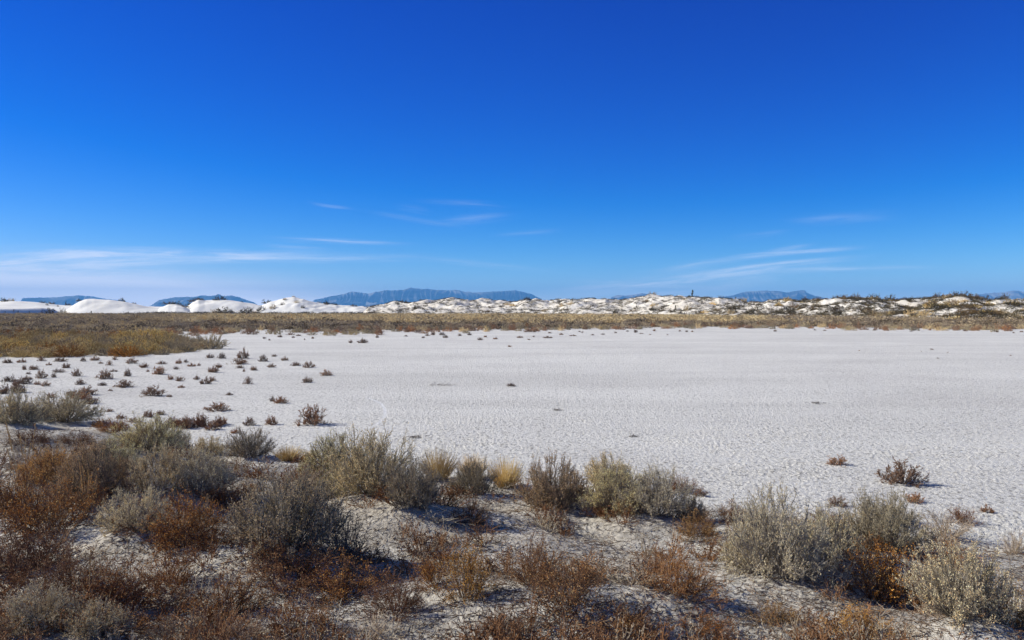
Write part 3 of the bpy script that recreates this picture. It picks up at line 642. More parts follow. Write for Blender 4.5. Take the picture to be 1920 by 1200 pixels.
PAL = {
 'dunedark': dict(st=[(.08, .07, .05)], lf=[(.045, .042, .026), (.075, .068, .042), (.12, .105, .07)]),
 'dunebrown': dict(st=[(.08, .07, .05)], lf=[(.075, .055, .032), (.12, .09, .052), (.19, .145, .085)]),
 'grey': dict(st=[(.20, .175, .14), (.30, .27, .225)], lf=[(.25, .23, .165), (.34, .32, .24), (.44, .41, .31)], sh=[(.44, .36, .25), (.54, .46, .33)]),
 'olive': dict(st=[(.19, .16, .115), (.27, .235, .17)], lf=[(.20, .19, .125), (.285, .27, .185), (.37, .35, .26)], sh=[(.38, .33, .22), (.47, .41, .29)]),
 'dark': dict(st=[(.12, .105, .085), (.20, .18, .15)], lf=[(.13, .12, .085), (.19, .18, .13), (.28, .26, .20)], sh=[(.22, .19, .13), (.34, .30, .22)]),
 'brown': dict(st=[(.12, .10, .075), (.20, .17, .13)], lf=[(.14, .12, .085), (.20, .175, .125), (.28, .25, .18)], sh=[(.24, .18, .12), (.32, .26, .18)]),
 'tan': dict(st=[(.20, .165, .115), (.28, .235, .17)], lf=[(.28, .24, .14), (.37, .325, .20), (.46, .41, .27)], sh=[(.52, .41, .24), (.60, .49, .31)]),
 'strawtip': dict(st=[(.18, .15, .11), (.26, .23, .18)], lf=[(.25, .225, .15), (.32, .29, .20), (.40, .36, .26)], sh=[(.42, .325, .215), (.49, .40, .28), (.55, .47, .36)]),
 'orange': dict(st=[(.16, .11, .07), (.24, .18, .12)], lf=[(.36, .22, .09), (.46, .30, .14), (.54, .38, .20)], sh=[(.55, .36, .17), (.62, .44, .24)]),
 'silver': dict(st=[(.22, .20, .17), (.32, .30, .26)], lf=[(.30, .285, .22), (.38, .365, .29), (.46, .44, .36)], sh=[(.50, .46, .36), (.58, .53, .42)]),
 'rust': dict(st=[(.10, .055, .032), (.17, .095, .055), (.24, .14, .085)], lf=[(.17, .080, .032), (.26, .135, .055), (.36, .20, .09), (.60, .44, .26)]),
 'brownrust': dict(st=[(.09, .05, .032), (.15, .09, .06)], lf=[(.15, .07, .032), (.22, .11, .055), (.32, .19, .10)]),
 'gold': dict(st=[(.15, .085, .042), (.25, .155, .075)], lf=[(.28, .155, .055), (.40, .25, .10), (.58, .42, .22)]),
 'greytwig': dict(st=[(.13, .115, .10), (.22, .20, .175), (.34, .31, .28)], lf=[(.17, .13, .09), (.24, .19, .13)]),
 'straw': dict(st=[(.34, .26, .11), (.45, .36, .17), (.55, .45, .24)], lf=[(.5, .4, .2), (.6, .5, .28)]),
 'pale':  dict(st=[(.32, .28, .19), (.45, .40, .29)], lf=[(.48, .42, .30), (.56, .5, .37)]),
 'stalk': dict(st=[(.38, .28, .14), (.50, .40, .23)], lf=[(.46, .35, .18), (.58, .47, .28)]),
 'flat': dict(st=[(.12, .10, .085), (.20, .175, .145)], lf=[(.10, .075, .055), (.17, .12, .085), (.25, .19, .14)]),
 'flatred': dict(st=[(.13, .10, .075), (.2, .16, .12)], lf=[(.13, .08, .052), (.21, .13, .08), (.30, .20, .125)]),
 'clumpgold': dict(st=[(.18, .14, .07), (.28, .22, .12)], lf=[(.27, .205, .09), (.41, .325, .16), (.56, .46, .26)]),
 'clumprust': dict(st=[(.12, .07, .035), (.18, .11, .05)], lf=[(.15, .085, .035), (.22, .13, .055), (.31, .195, .085)]),
 'clumpgrey': dict(st=[(.15, .13, .10), (.22, .20, .155)], lf=[(.22, .195, .13), (.31, .28, .19), (.42, .38, .27)]),
}
SALT = ('grey', 'olive', 'dark', 'brown', 'tan', 'strawtip', 'silver', 'clumpgold', 'clumpgrey', 'clumprust', 'flat', 'flatred'); BR = {True: (1.95, 1.72, 1.5), False: (1.5, 1.34, 1.12)}
MT = {}
def pm(pal, part):
    if (pal, part) not in MT: MT[pal, part] = plant_mat('%s_%s' % (pal, {'st': 'twigs', 'lf': 'leaves', 'sh': 'seed_heads'}[part]), [(min(.8, c_[0] * BR[pal in SALT][0]), min(.76, c_[1] * BR[pal in SALT][1]), min(.7, c_[2] * BR[pal in SALT][2])) for c_ in PAL[pal][part]] if part != 'st' or pal in ('straw', 'pale', 'stalk', 'greytwig') else PAL[pal][part], {'st': 0, 'lf': .12, 'sh': .12}[part])
    return MT[pal, part]
PROTO = {}
GEN = {'saltbush': (g_saltbush, 5), 'rust_shrub': (g_rust, 4), 'bare_shrub': (g_bare, 3), 'playa_shrub': (g_playa, 6), 'grass_tuft': (g_grass, 3), 'grass_stalks': (g_stalk, 3), 'brush_clump': (g_clump, 4)}
def extent(V):
    return np.percentile(np.hypot(V[:, 0], V[:, 1]), 97.5), np.percentile(V[:, 2], 99.6)
def proto(kind, v):
    gen, nvar = GEN[kind]; v %= nvar
    if (kind, v) not in PROTO:
        parts = gen(100 + v * 17); e = extent((parts[1] or parts[0])[0])
        PROTO[kind, v] = [None if p_ is None else mesh('%s_shape' % kind, p_[0], p_[1], [pm('grey', 'st')]) for p_ in parts], e
    return PROTO[kind, v]
CATG = {'saltbush': 'shrub', 'rust_shrub': 'shrub', 'bare_shrub': 'shrub', 'playa_shrub': 'shrub', 'grass_tuft': 'grass tuft', 'grass_stalks': 'grass', 'brush_clump': 'shrub'}
PART = {'grass_tuft': ('blades', 'seed_heads', None), 'grass_stalks': ('stalks', 'chaff', None)}
rp = R(77)
def put(kind, pal, x, y, z, wd, ht, label, group, v=None, parts=True, rz=None, name=None):
    v = int(rp.integers(0, 99)) if v is None else v
    ms, (er, ez) = proto(kind, v)
    o = link(name or kind, None, label=label, category=CATG[kind], group=group)
    o.location = (x, y, z - .01); o.rotation_euler = (0, 0, rp.uniform(0, 6.28) if rz is None else rz)
    sx = wd / 2 / er; sz = ht / ez
    o.scale = (sx, sx, sz)
    names = PART.get(kind, ('twigs', 'leaves', 'seed_heads'))
    for me, nm, key in zip(ms, names, ('st', 'lf', 'sh')):
        if me is None or key not in PAL[pal]: continue
        if key == 'sh' and pal in ('dark', 'grey') and (v % 2): continue
        link(nm, me, o, pm(pal, key))
    return o

GRP = {'saltbush': 'saltbushes on the sandy rim', 'rust_shrub': 'rust brown shrubs on the sandy rim', 'bare_shrub': 'bare twig shrubs on the sandy rim', 'grass_tuft': 'straw grass tufts on the sandy rim', 'grass_stalks': 'tall dry grass stalks'}
for i, (k, pal, px, py, wd, ht, lab) in enumerate(FG):
    x, y = FGP[i]; s = y / FPX
    put(k, pal, x, y + wd * s * .18, float(G(x, y)), wd * s * 1.12, ht * s * (.92 if k == 'saltbush' else .98), lab, GRP[k], v=i * 7 % 11)

# ------------------------------------------------------------------ small shrubs standing on the white flat (traced one by one)
FL = []
for X, Y, Wd, Ht in [(60,725,80,35),(160,720,60,35),(180,775,35,40),(310,710,60,40),(450,715,110,35),(365,740,40,25),(250,775,80,35),(500,765,70,40),(625,715,40,45),(715,705,70,40),(820,740,50,40),(755,730,40,20),(860,700,40,30),(985,730,90,50),(1080,760,90,40),(1215,735,70,30),(1340,730,50,40),(1320,770,50,25),(1440,750,60,30),(1395,720,40,30),(1575,685,70,35),(1665,690,60,50),(1820,690,80,85),(1790,735,150,50),(1490,745,30,25),(1600,795,90,60),(1640,760,60,35),(1900,780,60,35),(1475,850,50,40),(1540,880,80,60),(1585,860,70,40),(1860,885,70,60),(1800,765,70,25),(1830,790,20,30),(1200,810,100,65),(960,825,60,65),(1275,850,60,40),(1355,860,70,40),(790,845,110,80),(855,790,50,25),(580,825,80,65),(310,840,80,70),(400,835,40,40),(440,795,100,30),(215,810,40,25),(600,890,70,50),(765,895,80,30),(930,905,140,60),(340,900,70,45),(190,880,110,60),(135,945,110,90),(1135,975,180,85),(1110,790,30,20),(545,965,110,45),(650,970,140,75),(700,1030,100,60),(825,935,40,20),(1630,1080,180,70),(1110,1130,100,60),(900,1140,90,35),(1300,1200,150,80),(1400,1205,150,90),(1520,1200,130,80),(1640,1198,120,80),(1870,1190,90,70)]:
    FL.append((X / 4, 500 + Y / 4, Wd / 4, Ht / 4))
for X, Y, Wd, Ht in [(55,715,75,55),(140,675,45,20),(213,705,55,35),(300,745,75,35),(395,760,95,50),(115,760,70,35),(530,820,95,50),(385,870,95,45),(190,1025,105,60),(125,1012,45,50),(420,1185,225,155),(120,1185,105,75),(180,530,45,20),(100,555,20,15),(65,540,30,15),(280,535,30,15),(365,550,15,12),(425,540,25,20),(320,520,40,15),(710,575,40,30),(800,575,85,40),(910,535,25,25),(1125,525,30,12),(1285,520,40,20),(1330,515,40,30),(1255,537,30,15),(1420,535,50,25),(1395,515,50,25),(1525,520,35,20),(1600,515,35,20),(1680,553,50,22),(1720,530,30,15),(1795,545,40,18),(1905,602,30,15),(1910,900,75,30)]:
    FL.append((480 + X / 4, 500 + Y / 4, Wd / 4, Ht / 4))
for X, Y, Wd, Ht in [(285,500,30,12),(370,512,35,15),(270,537,70,18),(125,550,25,12),(60,535,60,15),(160,528,20,12),(455,520,50,12),(605,515,30,12),(505,490,20,12),(525,495,20,10),(680,510,40,10),(775,500,30,15),(865,487,25,12),(930,495,30,25),(970,505,35,10),(1035,512,20,8),(1070,485,30,18),(1165,515,15,10),(1260,487,25,14),(1310,490,25,14),(1352,490,20,14)]:
    FL.append((960 + X / 4, 500 + Y / 4, Wd / 4, Ht / 4))
for X, Y, Wd, Ht in [(425,482,25,12),(350,478,20,10),(800,480,30,16),(1075,487,30,10),(1215,478,30,14),(1480,485,35,15),(1720,492,20,10),(1840,500,20,12),(1900,492,35,12),(55,487,30,16),(1228,624,28,12),(1275,690,22,10),(1350,647,14,8),(1150,640,12,8),(1820,670,18,10),(685,634,14,8)]:
    FL.append((1440 + X / 4, 500 + Y / 4, Wd / 4, Ht / 4))
FL += [(1572, 873, 42, 20), (1694, 908, 78, 48), (1570, 950, 40, 20), (1715, 942, 42, 20), (1852, 962, 22, 18), (1312, 932, 28, 20), (560, 868, 36, 16)]
FL += [(18, 716, 26, 14), (34, 726, 24, 18), (8, 738, 30, 20), (52, 712, 16, 9), (70, 722, 14, 8), (96, 746, 18, 10), (150, 748, 40, 20), (165, 756, 30, 14), (128, 764, 22, 11), (188, 800, 40, 16), (222, 806, 44, 15), (250, 792, 22, 10), (300, 778, 20, 9),
       (330, 802, 34, 20), (352, 804, 36, 24), (376, 800, 34, 26), (398, 806, 30, 18), (418, 796, 22, 15), (275, 812, 30, 14), (440, 812, 20, 10), (206, 772, 14, 7), (318, 745, 13, 6), (430, 742, 14, 7), (232, 728, 12, 6), (340, 728, 14, 7)]
ORD = ['first', 'second', 'third', 'fourth', 'fifth', 'sixth', 'seventh', 'eighth', 'ninth', 'tenth', 'eleventh', 'twelfth', 'thirteenth', 'fourteenth', 'fifteenth', 'sixteenth', 'seventeenth', 'eighteenth', 'nineteenth', 'twentieth']
SPECIAL = {(585, 796): 'widest reddish open shrub on the flat above the biggest bush', (510, 796): 'small brown shrub left of the widest reddish open one',
           (1694, 908): 'fan shaped reddish shrub standing alone on the flat at right', (1572, 873): 'low shrub left of and behind the lone fan shaped one',
           (1570, 950): 'small shrub on the flat just above the largest grey bush', (1715, 942): 'low shrub right below the lone fan shaped shrub',
           (1852, 962): 'tiny shrub on the flat near the right corner mound', (957, 725): 'single small dark shrub in the middle of the empty flat',
           (1312, 932): 'tiny dark shrub touching the right end of the long grey bush', (560, 868): 'wispy low shrub behind the short yellow grass tuft',
           (956, 650): 'single dark speck of a shrub far out on the middle of the flat'}
def bandname(py):
    for lim, nm in ((628, 'far rim'), (700, 'the golden brush'), (718, 'row 2'), (745, 'row 3'), (775, 'row 4'), (2000, 'row 5')):
        if py < lim: return nm
rows = {}
for q in FL: rows.setdefault(bandname(q[1]), []).append(q)
ROWTXT = {'the golden brush': 'back row under golden brush', 'row 2': 'second row below golden brush', 'row 3': 'middle row of the flat', 'row 4': 'row level with olive bushes', 'row 5': 'front row by tan bush'}
for nm, L in rows.items():
    L.sort(); tot = len(L)
    for i, (px, py, wd, ht) in enumerate(L):
        x, y, z = at(np.array([px]), np.array([py])); x, y, z = float(x[0]), float(y[0]), float(z[0]); s = y / FPX
        sp = [v for k, v in SPECIAL.items() if abs(k[0] - px) < 4 and abs(k[1] - py) < 5]
        pal = 'flatred' if (int(px * 7 + py) % 3 == 0 or py > 745) else 'flat'; col = 'reddish brown' if pal == 'flatred' else 'dark brown'
        size = 'wide' if wd > 24 else 'small' if wd > 13 else 'tiny'
        if sp: lab = sp[0]; grp = 'shrubs scattered on the white flat'
        elif nm == 'far rim':
            seg = ['left of', 'below the left end of', 'below the middle of', 'below the right end of', 'right of'][int(np.clip((px - 450) / 220, 0, 4))] if px < 1100 else None
            lab = ('tiny dark shrub on the far flat, %s the big mountain' % seg) if seg else 'tiny dark shrub on the far flat, ' + ('below the yucca' if px < 1400 else 'below the mesa mountain' if px < 1600 else 'near the right picture edge')
            grp = 'tiny shrubs dotting the far edge of the flat'
        elif px > 1440: lab = 'tiny speck of a shrub far out on the right flat, %s from the left' % ORD[min(19, sum(1 for a in L if 1440 < a[0] < px))]; grp = 'specks on the right flat'
        else: lab = '%s %s shrub, %s from the left, %s' % (size, col, ORD[min(i, 19)] if i < 20 else {21: 'twenty first', 22: 'twenty second', 23: 'twenty third', 24: 'twenty fourth', 25: 'twenty fifth', 26: 'twenty sixth', 27: 'twenty seventh', 28: 'twenty eighth', 29: 'twenty ninth', 30: 'thirtieth'}.get(i + 1, 'farther right %d' % (i + 1)), ROWTXT[nm]); grp = 'shrubs scattered on the white flat'
        put('playa_shrub', pal, x, y, z, wd * s * 1.1, ht * s * 1.0, lab, grp)

# flat mats of dead twigs on the white ground
def twig_mat(px, py, wd, lab, seed):
    r = R(seed); x, y, z = at(np.array([px]), np.array([py])); x, y, z = float(x[0]), float(y[0]), float(z[0]); w_ = wd * y / FPX
    n = 34; s = np.stack([r.normal(0, w_ * .25, n), r.normal(0, w_ * .3, n), r.uniform(.0, .02, n)], -1); a = r.normal(.3, .9, n)
    P = stems(r, s, np.stack([np.cos(a), np.sin(a), r.normal(.05, .12, n)], -1), r.uniform(.1, .35, n) * w_, 3, 0, .15)
    V, Q = tubes(P, .0045, .002); o = link('twig_litter', mesh('twig_litter', V, Q, [pm('flat', 'st')]), label=lab, category='dead twigs')
    o.location = (x, y, z + .01)
twig_mat(773, 822, 46, 'flat mat of dead twigs on the white flat above the straw tuft', 1)
twig_mat(1187, 820, 20, 'small flat scrap of dead twigs on the flat above the long bush', 2)
twig_mat(1529, 757, 28, 'flat brown scrap of twigs on the right flat', 3)
twig_mat(826, 723, 40, 'thin line of dead twigs far out on the middle of the flat', 4)
twig_mat(1045, 770, 24, 'faint scrap of twigs below the lone dark shrub', 5)

# ------------------------------------------------------------------ golden and rust clumps on the left rise: single ones near, a mass behind
r = R(5)
cand = []
for _ in range(60000):
    px = r.uniform(-60, 400); py = r.uniform(628, 676)
    cand.append((px, py))
cand = np.array(cand)
x = (cand[:, 0] - 960) / FPX; yy = FPX * CAMH / (cand[:, 1] - HY); x = x * yy
ok = soilmask(x, yy) > r.uniform(.04, .75, len(x)); x, yy, cand = x[ok], yy[ok], cand[ok]
px_, py_ = [], []
def poisson(x, y, dmin, nmax):
    keep = []; gridd = {}
    for i in range(len(x)):
        gx, gy = int(x[i] // dmin), int(y[i] // dmin)
        if any((x[i] - x[j]) ** 2 + (y[i] - y[j]) ** 2 < dmin * dmin for a in (-1, 0, 1) for b in (-1, 0, 1) for j in gridd.get((gx + a, gy + b), ())): continue
        gridd.setdefault((gx, gy), []).append(i); keep.append(i)
        if len(keep) >= nmax: break
    return np.array(keep)
kp = poisson(x, yy, .98, 5000)
kp = kp[np.argsort(yy[kp])]
rest_isl = kp[290:]; rest_isl = (x[rest_isl], yy[rest_isl], cand[rest_isl])
SEG3 = lambda p_, a, b: 'left' if p_ < a else 'middle' if p_ < b else 'right'
def isl_pal(px, py, q):
    if py < 632 + 6 * q: return 'clumprust' if px < 220 else 'clumpgold'
    if px > 320 and q < .75: return 'clumpgrey'
    if q > .93: return 'clumprust'
    if py > 668: return 'clumprust' if q < .1 else 'clumpgold' if q < .7 else 'clumpgrey'
    return 'clumpgold' if q < .6 else 'clumpgrey'
ISL = {'clumpgold': 'golden olive', 'clumprust': 'rusty brown', 'clumpgrey': 'greyish olive'}
for n_, i in enumerate(kp[:290]):
    q = r.uniform(); pal = isl_pal(*cand[i], q); d = float(yy[i]); X = float(x[i])
    wd = r.gamma(6, .15) + .3; ht = wd * r.uniform(.26, .42) * (1.15 if pal != 'clumprust' else .9)
    row = 'front edge' if cand[i, 1] > 655 else 'middle' if cand[i, 1] > 640 else 'back'
    sg = SEG3(cand[i, 0], 130, 270)
    lab = '%s rounded shrub in the %s of the golden brush patch, %s third' % (ISL[pal], row, sg)
    put('brush_clump', pal, X, d, float(G(X, d)), wd, ht, lab, '%s shrubs, %s %s of the left brush patch' % (ISL[pal], row, sg), name='brush_clump')

# ------------------------------------------------------------------ masses of brush (nobody could count them)
FAR = [g_far(900 + i) for i in range(6)]
def merge(name, label, x, y, z, wd, ht, tint, mat_, seed, n=None, templ=None):
    r = R(seed); T = templ or FAR; Vs, Qs, ts = [], [], []; o = 0
    for i in range(len(x)):
        V, Q = T[i % len(T)]
        a = r.uniform(0, 6.28); ca, sa = math.cos(a), math.sin(a)
        U = np.empty_like(V); U[:, 0] = (V[:, 0] * ca - V[:, 1] * sa) * wd[i] * .62 + x[i]; U[:, 1] = (V[:, 0] * sa + V[:, 1] * ca) * wd[i] * .62 + y[i]; U[:, 2] = V[:, 2] * ht[i] + z[i]
        Vs.append(U); Qs.append(Q + o); ts.append(np.full(len(V), tint[i])); o += len(V)
    me = mesh(name, np.concatenate(Vs), np.concatenate(Qs), [mat_], attrs={'tint': np.concatenate(ts)})
    link(name, me, kind='stuff', label=label)
M_band = tint_mat('brush_mass', [(.08, .062, .042), (.30, .23, .15), (.48, .39, .27), (.54, .41, .22), (.72, .55, .28), (.80, .66, .38)])
M_isl = tint_mat('low_brush_mass', [(.36, .18, .05), (.50, .27, .09), (.48, .36, .17), (.68, .53, .26), (.80, .66, .38)])
# brush under and behind the clumps of the left rise
r = R(8); n = 450
px = r.uniform(-260, 402, n * 3); py = r.uniform(618, 674, n * 3); y = FPX * CAMH / (py - HY); x = (px - 960) / FPX * y
ok = (soilmask(x, y) > .4); x, y, px, py = x[ok][:n], y[ok][:n], px[ok][:n], py[ok][:n]
tint = np.where((py < 638 + 4 * perlin(px / 30, py / 8, 3)) & (py > 621) & (px < 240), r.uniform(0, .35, len(x)), r.uniform(.45, .95, len(x)))
SM = [g_far(940 + i, 200, .19, .085) for i in range(4)]
FM = [g_far(950 + i, 420, .13, .06) for i in range(4)]
rx, ry, rc = rest_isl; q_ = r.uniform(0, 1, len(rx)); wd_ = r.gamma(6, .15, len(rx)) + .3
rt = np.where((rc[:, 1] < 634 + 5 * perlin(rc[:, 0] / 30, rc[:, 1] / 8, 3) + 3) & (rc[:, 0] < 230), r.uniform(0, .4, len(rx)), r.uniform(.42, 1, len(rx)))
merge('rounded_brush', 'gold and rust rounded brush filling the back of the patch at left', rx, ry, G(rx, ry), wd_, wd_ * r.uniform(.26, .42, len(rx)), rt, M_isl, 12, templ=FM)
merge('low_brush', 'low gold and rust brush filling the gaps between the clumps at left', x, y, G(x, y), r.uniform(.4, 1.0, len(x)), r.uniform(.12, .3, len(x)), tint, M_isl, 1, templ=SM)
# the belt between flat and dunes
def band(n, d0, d1, seed, x0=-330, x1=2250):
    r = R(seed); u = r.uniform(0, 1, n * 2)
    y = (d0 ** 1.4 + (d1 ** 1.4 - d0 ** 1.4) * u) ** (1 / 1.4); px = r.uniform(x0, x1, n * 2)
    x = (px - 960) / FPX * y
    lim = np.interp(px, [-400, 680, 960, 1200, 1440, 1700, 1920, 2500], [325, 312, 294, 258, 208, 168, 148, 140])
    ok = (soilmask(x, y) > r.uniform(.03, .8, len(x))) & (y < lim)
    return x[ok][:n], y[ok][:n], px[ok][:n], r
x, y, px, r = band(42000, 62, 165, 21, -90, 2010)
kb = poisson(x, y, 1.15, 9500); x, y, px = x[kb], y[kb], px[kb]
py = HY + FPX * CAMH / y
goldline = np.interp(px, [-300, 100, 350, 900, 1400, 2200], [592, 592, 601, 600, 598, 592])
nz = perlin(px / 60, py / 2.5, 41) + .6 * perlin(px / 17, py / 1.5, 42)
gold = sst(-2.2, 2.2, goldline - py + nz * 2.2 + r.normal(0, .9, len(x)))
tint = np.where(r.uniform(0, 1, len(x)) < gold, r.uniform(.66, .98, len(x)), np.clip(.26 + .25 * nz + r.normal(0, .2, len(x)), 0, .66))
tint = np.where((px < 330) & (r.uniform(0, 1, len(x)) < .3), r.uniform(.5, .8, len(x)), tint)
tint = np.where(r.uniform(0, 1, len(x)) < .16, r.uniform(0, .12, len(x)), tint)
merge('brush_belt', 'belt of grey brown brush between the white flat and the dunes', x, y, G(x, y), r.gamma(7, .13, len(x)) + .35, r.gamma(6, .045, len(x)) + .18, tint, M_band, 2, templ=[g_far(960 + i, 150, .2, .10) for i in range(4)])
x, y, px, r = band(7500, 115, 330, 22)
kg = (r.uniform(0, 1, len(x)) < sst(110, 175, y + 18 * perlin(px / 45, y / 12, 46))); x, y, px = x[kg], y[kg], px[kg]
nz = perlin(px / 50, y / 14, 43) + .5 * perlin(px / 14, y / 6, 44)
tint = np.clip(.78 + .16 * nz - .35 * (px > 1430) - .30 * sst(420, 250, px) * (nz > -.3) + r.normal(0, .14, len(x)), 0.05, 1)
tint = np.where(r.uniform(0, 1, len(x)) < .12, r.uniform(0, .2, len(x)), tint)
merge('golden_grass', 'dry golden grass field reaching to the foot of the dunes', x, y, G(x, y), r.uniform(1.6, 3.2, len(x)), r.uniform(.6, 1.15, len(x)), tint, M_band, 3, templ=SM)
# single shrubs along the front edge of the belt
r = R(31); px = r.uniform(270, 1925, 9000); e = np.interp(px, RIMX, RIMY); py = e + r.normal(1.0, 1.7, 9000) + np.abs(r.normal(0, 3.0, 9000)) * np.interp(px, [270, 480, 700, 1000, 1920], [1.5, 1.2, .8, .5, .15])
y = FPX * CAMH / (py - HY); x = (px - 960) / FPX * y; kp = poisson(x, y, 1.25, 285)
FARM = [mesh('far_brush_shape', V, Q, [pm('grey', 'st')]) for V, Q in FAR]
FAREXT = [extent(V) for V, Q in FAR]
LAND = [(350, 'behind the golden patch'), (480, 'below the second white dune'), (600, 'below the white peaked dune'), (760, "below the big mountain's left half"), (1015, "below the big mountain's right half"), (1150, 'right of the big mountain'), (1345, 'below the tall yucca'), (1560, 'below the mesa mountain'), (1760, 'right of the mesa mountain'), (4000, 'near the right picture edge')]
def land(p_):
    for a, b_ in LAND:
        if p_ < a: return b_
FARPAL = {'dunedark': 'dark', 'dunebrown': 'brown', 
 'dunedark': dict(st=[(.08, .07, .05)], lf=[(.045, .042, .026), (.075, .068, .042), (.12, .105, .07)]),
 'dunebrown': dict(st=[(.08, .07, .05)], lf=[(.075, .055, .032), (.12, .09, .052), (.19, .145, .085)]),'flat': 'dark brown', 'clumpgrey': 'greyish', 'clumprust': 'rusty', 'clumpgold': 'golden', 'flatred': 'reddish', 'dark': 'dark', 'olive': 'olive', 'brown': 'brown'}
def putfar(name, pal, x, y, z, wd, ht, label, group, i):
    pal = {'dark': 'dunedark', 'brown': 'dunebrown'}.get(pal, pal) if name == 'dune_shrub' else pal
    o = link(name, FARM[i % 6], None, pm(pal, 'lf'), label=label, category='shrub', group=group)
    er, ez = FAREXT[i % 6]; o.location = (x, y, z); o.rotation_euler = (0, 0, (i * 2.39) % 6.28); o.scale = (wd / 2 / er, wd / 2 / er, ht / ez)
    return o
for n_, i in enumerate(kp):
    pal = ['flat', 'flat', 'flatred', 'clumpgrey', 'dark', 'dark'][int(r.integers(0, 6))]
    L = land(px[i]); X, Y = float(x[i]), float(y[i])
    putfar('rim_shrub', pal, X, Y, float(G(X, Y)), r.uniform(.6, 1.5), r.uniform(.3, .75), '%s low shrub at the brush belt front, %s' % (FARPAL[pal], L), 'rim shrubs, %s, %s' % (FARPAL[pal], L), n_)

# ------------------------------------------------------------------ brush on the dunes
r = R(55)
def on(sheet, px, t):
    x, y, z = sheet.pt(np.array([px]), np.array([t])); return float(x[0]), float(y[0]), float(z[0])
n_ = 0
# singles traced on the left dunes: sheet, px, t (0 foot .. 1 crest), width px, height px, palette, label
for sh, px, t, wd, ht, pal, lab in [
    ('back', 8, 1.0, 22, 7, 'dark', 'dark shrub on the dune crest at the left picture edge'), ('back', 24, 1.0, 18, 6, 'olive', 'olive shrub on the crest, second from the left edge'),
    ('back', 10, .8, 14, 5, 'dark', 'low grey shrub just under the leftmost crest shrub'), ('back', 80, .9, 14, 5, 'brown', 'brown shrub on the crest left of the smooth dune'),
    ('back', 99, 1.0, 17, 4.5, 'brown', 'flat brown shrub on the crest between the edge dune and smooth dune'), ('back', 88, .75, 6, 4, 'dark', 'tiny dark shrub beside the brown crest shrub'),
    ('back', 108, .8, 5, 4, 'dark', 'tiny dark shrub before the foot of the smooth dune'), ('back', 130, .95, 12, 4, 'brown', 'brown shrub at the saddle left of the smooth dune'),
    ('hump', 152, .98, 14, 4, 'dark', 'low dark shrub on the left shoulder of the smooth dune'), ('hump', 231, 1.02, 14, 9, 'dark', 'round dark shrub on the right shoulder of the smooth dune'),
    ('hump', 254, 1.0, 10, 3.5, 'brown', 'low brown shrub down the right slope of the smooth dune'),
    ('slip', 94, .2, 24, 12, 'dark', 'big grey shrub at the foot of the steep face'), ('slip', 117, .4, 20, 13, 'olive', 'dark olive shrub against the left foot of the smooth dune'),
    ('hump', 141, .02, 9, 5, 'dark', 'small grey shrub at the foot of the smooth dune'), ('slip', 79, .2, 5, 8, 'brown', 'narrow brown shrub left of the big grey foot shrub'),
    ('tan', 318, 1.0, 26, 6, 'brown', 'brown brush cap on the low dune between the white dunes'), ('tan', 332, .98, 22, 6, 'dark', 'dark brush on the right of the low capped dune'),
    ('tan', 345, .8, 20, 5, 'brown', 'brown brush trailing off the low capped dune'), ('second', 364, .95, 18, 6, 'brown', 'brown brush climbing the left shoulder of the second dune'),
    ('second', 376, 1.0, 22, 4.5, 'brown', 'brown brush on the first crest of the second dune'), ('second', 355, .9, 12, 5, 'dark', 'dark brush at the left end of the second dune'),
    ('second', 416, 1.0, 27, 10.5, 'dark', 'dark dome shaped bush on the crown of the second dune'), ('second', 420, .12, 34, 12, 'dark', 'broad dark shrub at the foot of the second dune'),
    ('second', 404, .1, 24, 9, 'clumpgrey', 'grey brush left of the broad dark foot shrub'), ('second', 434, .12, 16, 7, 'dark', 'small dark shrub right of the broad dark foot shrub'),
    ('second', 463, .2, 26, 10, 'dark', 'dark brush at the gap between second dune and peaked dune'), ('second', 478, .15, 20, 6, 'clumpgrey', 'grey brush in the gap left of the peaked dune'),
    ('second', 455, .95, 8, 2.5, 'dark', 'tiny dark shrub on the right slope of the second dune'), ('peak', 502, 1.0, 20, 7, 'dark', 'dark shrub on the left shoulder of the peaked dune'),
    ('peak', 512, .35, 16, 8, 'clumpgrey', 'grey shrub low on the peaked dune'), ('peak', 490, .3, 22, 10, 'dark', 'dark brush at the left foot of the peaked dune'),
    ('peak', 534, .7, 10, 4, 'brown', 'brown shrub on the left face of the peaked dune'), ('peak', 530, .5, 11, 5, 'brown', 'brown shrub lower on the left face of the peaked dune'),
    ('peak', 556, .55, 12, 6, 'clumpgold', 'tan shrub in the middle of the peaked dune face'), ('peak', 552, 1.0, 7, 2.5, 'clumpgold', 'tiny tan shrub on the very top of the peaked dune'),
    ('peak', 600, 1.0, 14, 4, 'dark', 'dark shrub on the right slope of the peaked dune'), ('peak', 614, .98, 20, 7, 'dark', 'wide dark shrub right of the peaked dune'),
    ('peak', 628, .95, 16, 5, 'dark', 'dark shrub where the peaked dune runs low'), ('peak', 612, .8, 10, 4, 'brown', 'brown shrub under the wide dark one by the peaked dune'),
    ('peak', 664, 1.0, 16, 4, 'dark', 'flat dark shrub on the low tail of the peaked dune'), ('peak', 688, .98, 12, 5, 'brown', 'brown shrub where the low tail meets the ridge'),
    ('peak', 568, .3, 12, 5, 'dark', 'dark shrub low right on the peaked dune face')]:
    x_, y_, z_ = on(D[sh], px, t); s = y_ / FPX
    if t > .9: y_ -= 1.5
    putfar('dune_shrub', pal, x_, y_, z_ - .15, wd * s, ht * s + .15, lab, 'shrubs on the left white dunes', n_); n_ += 1
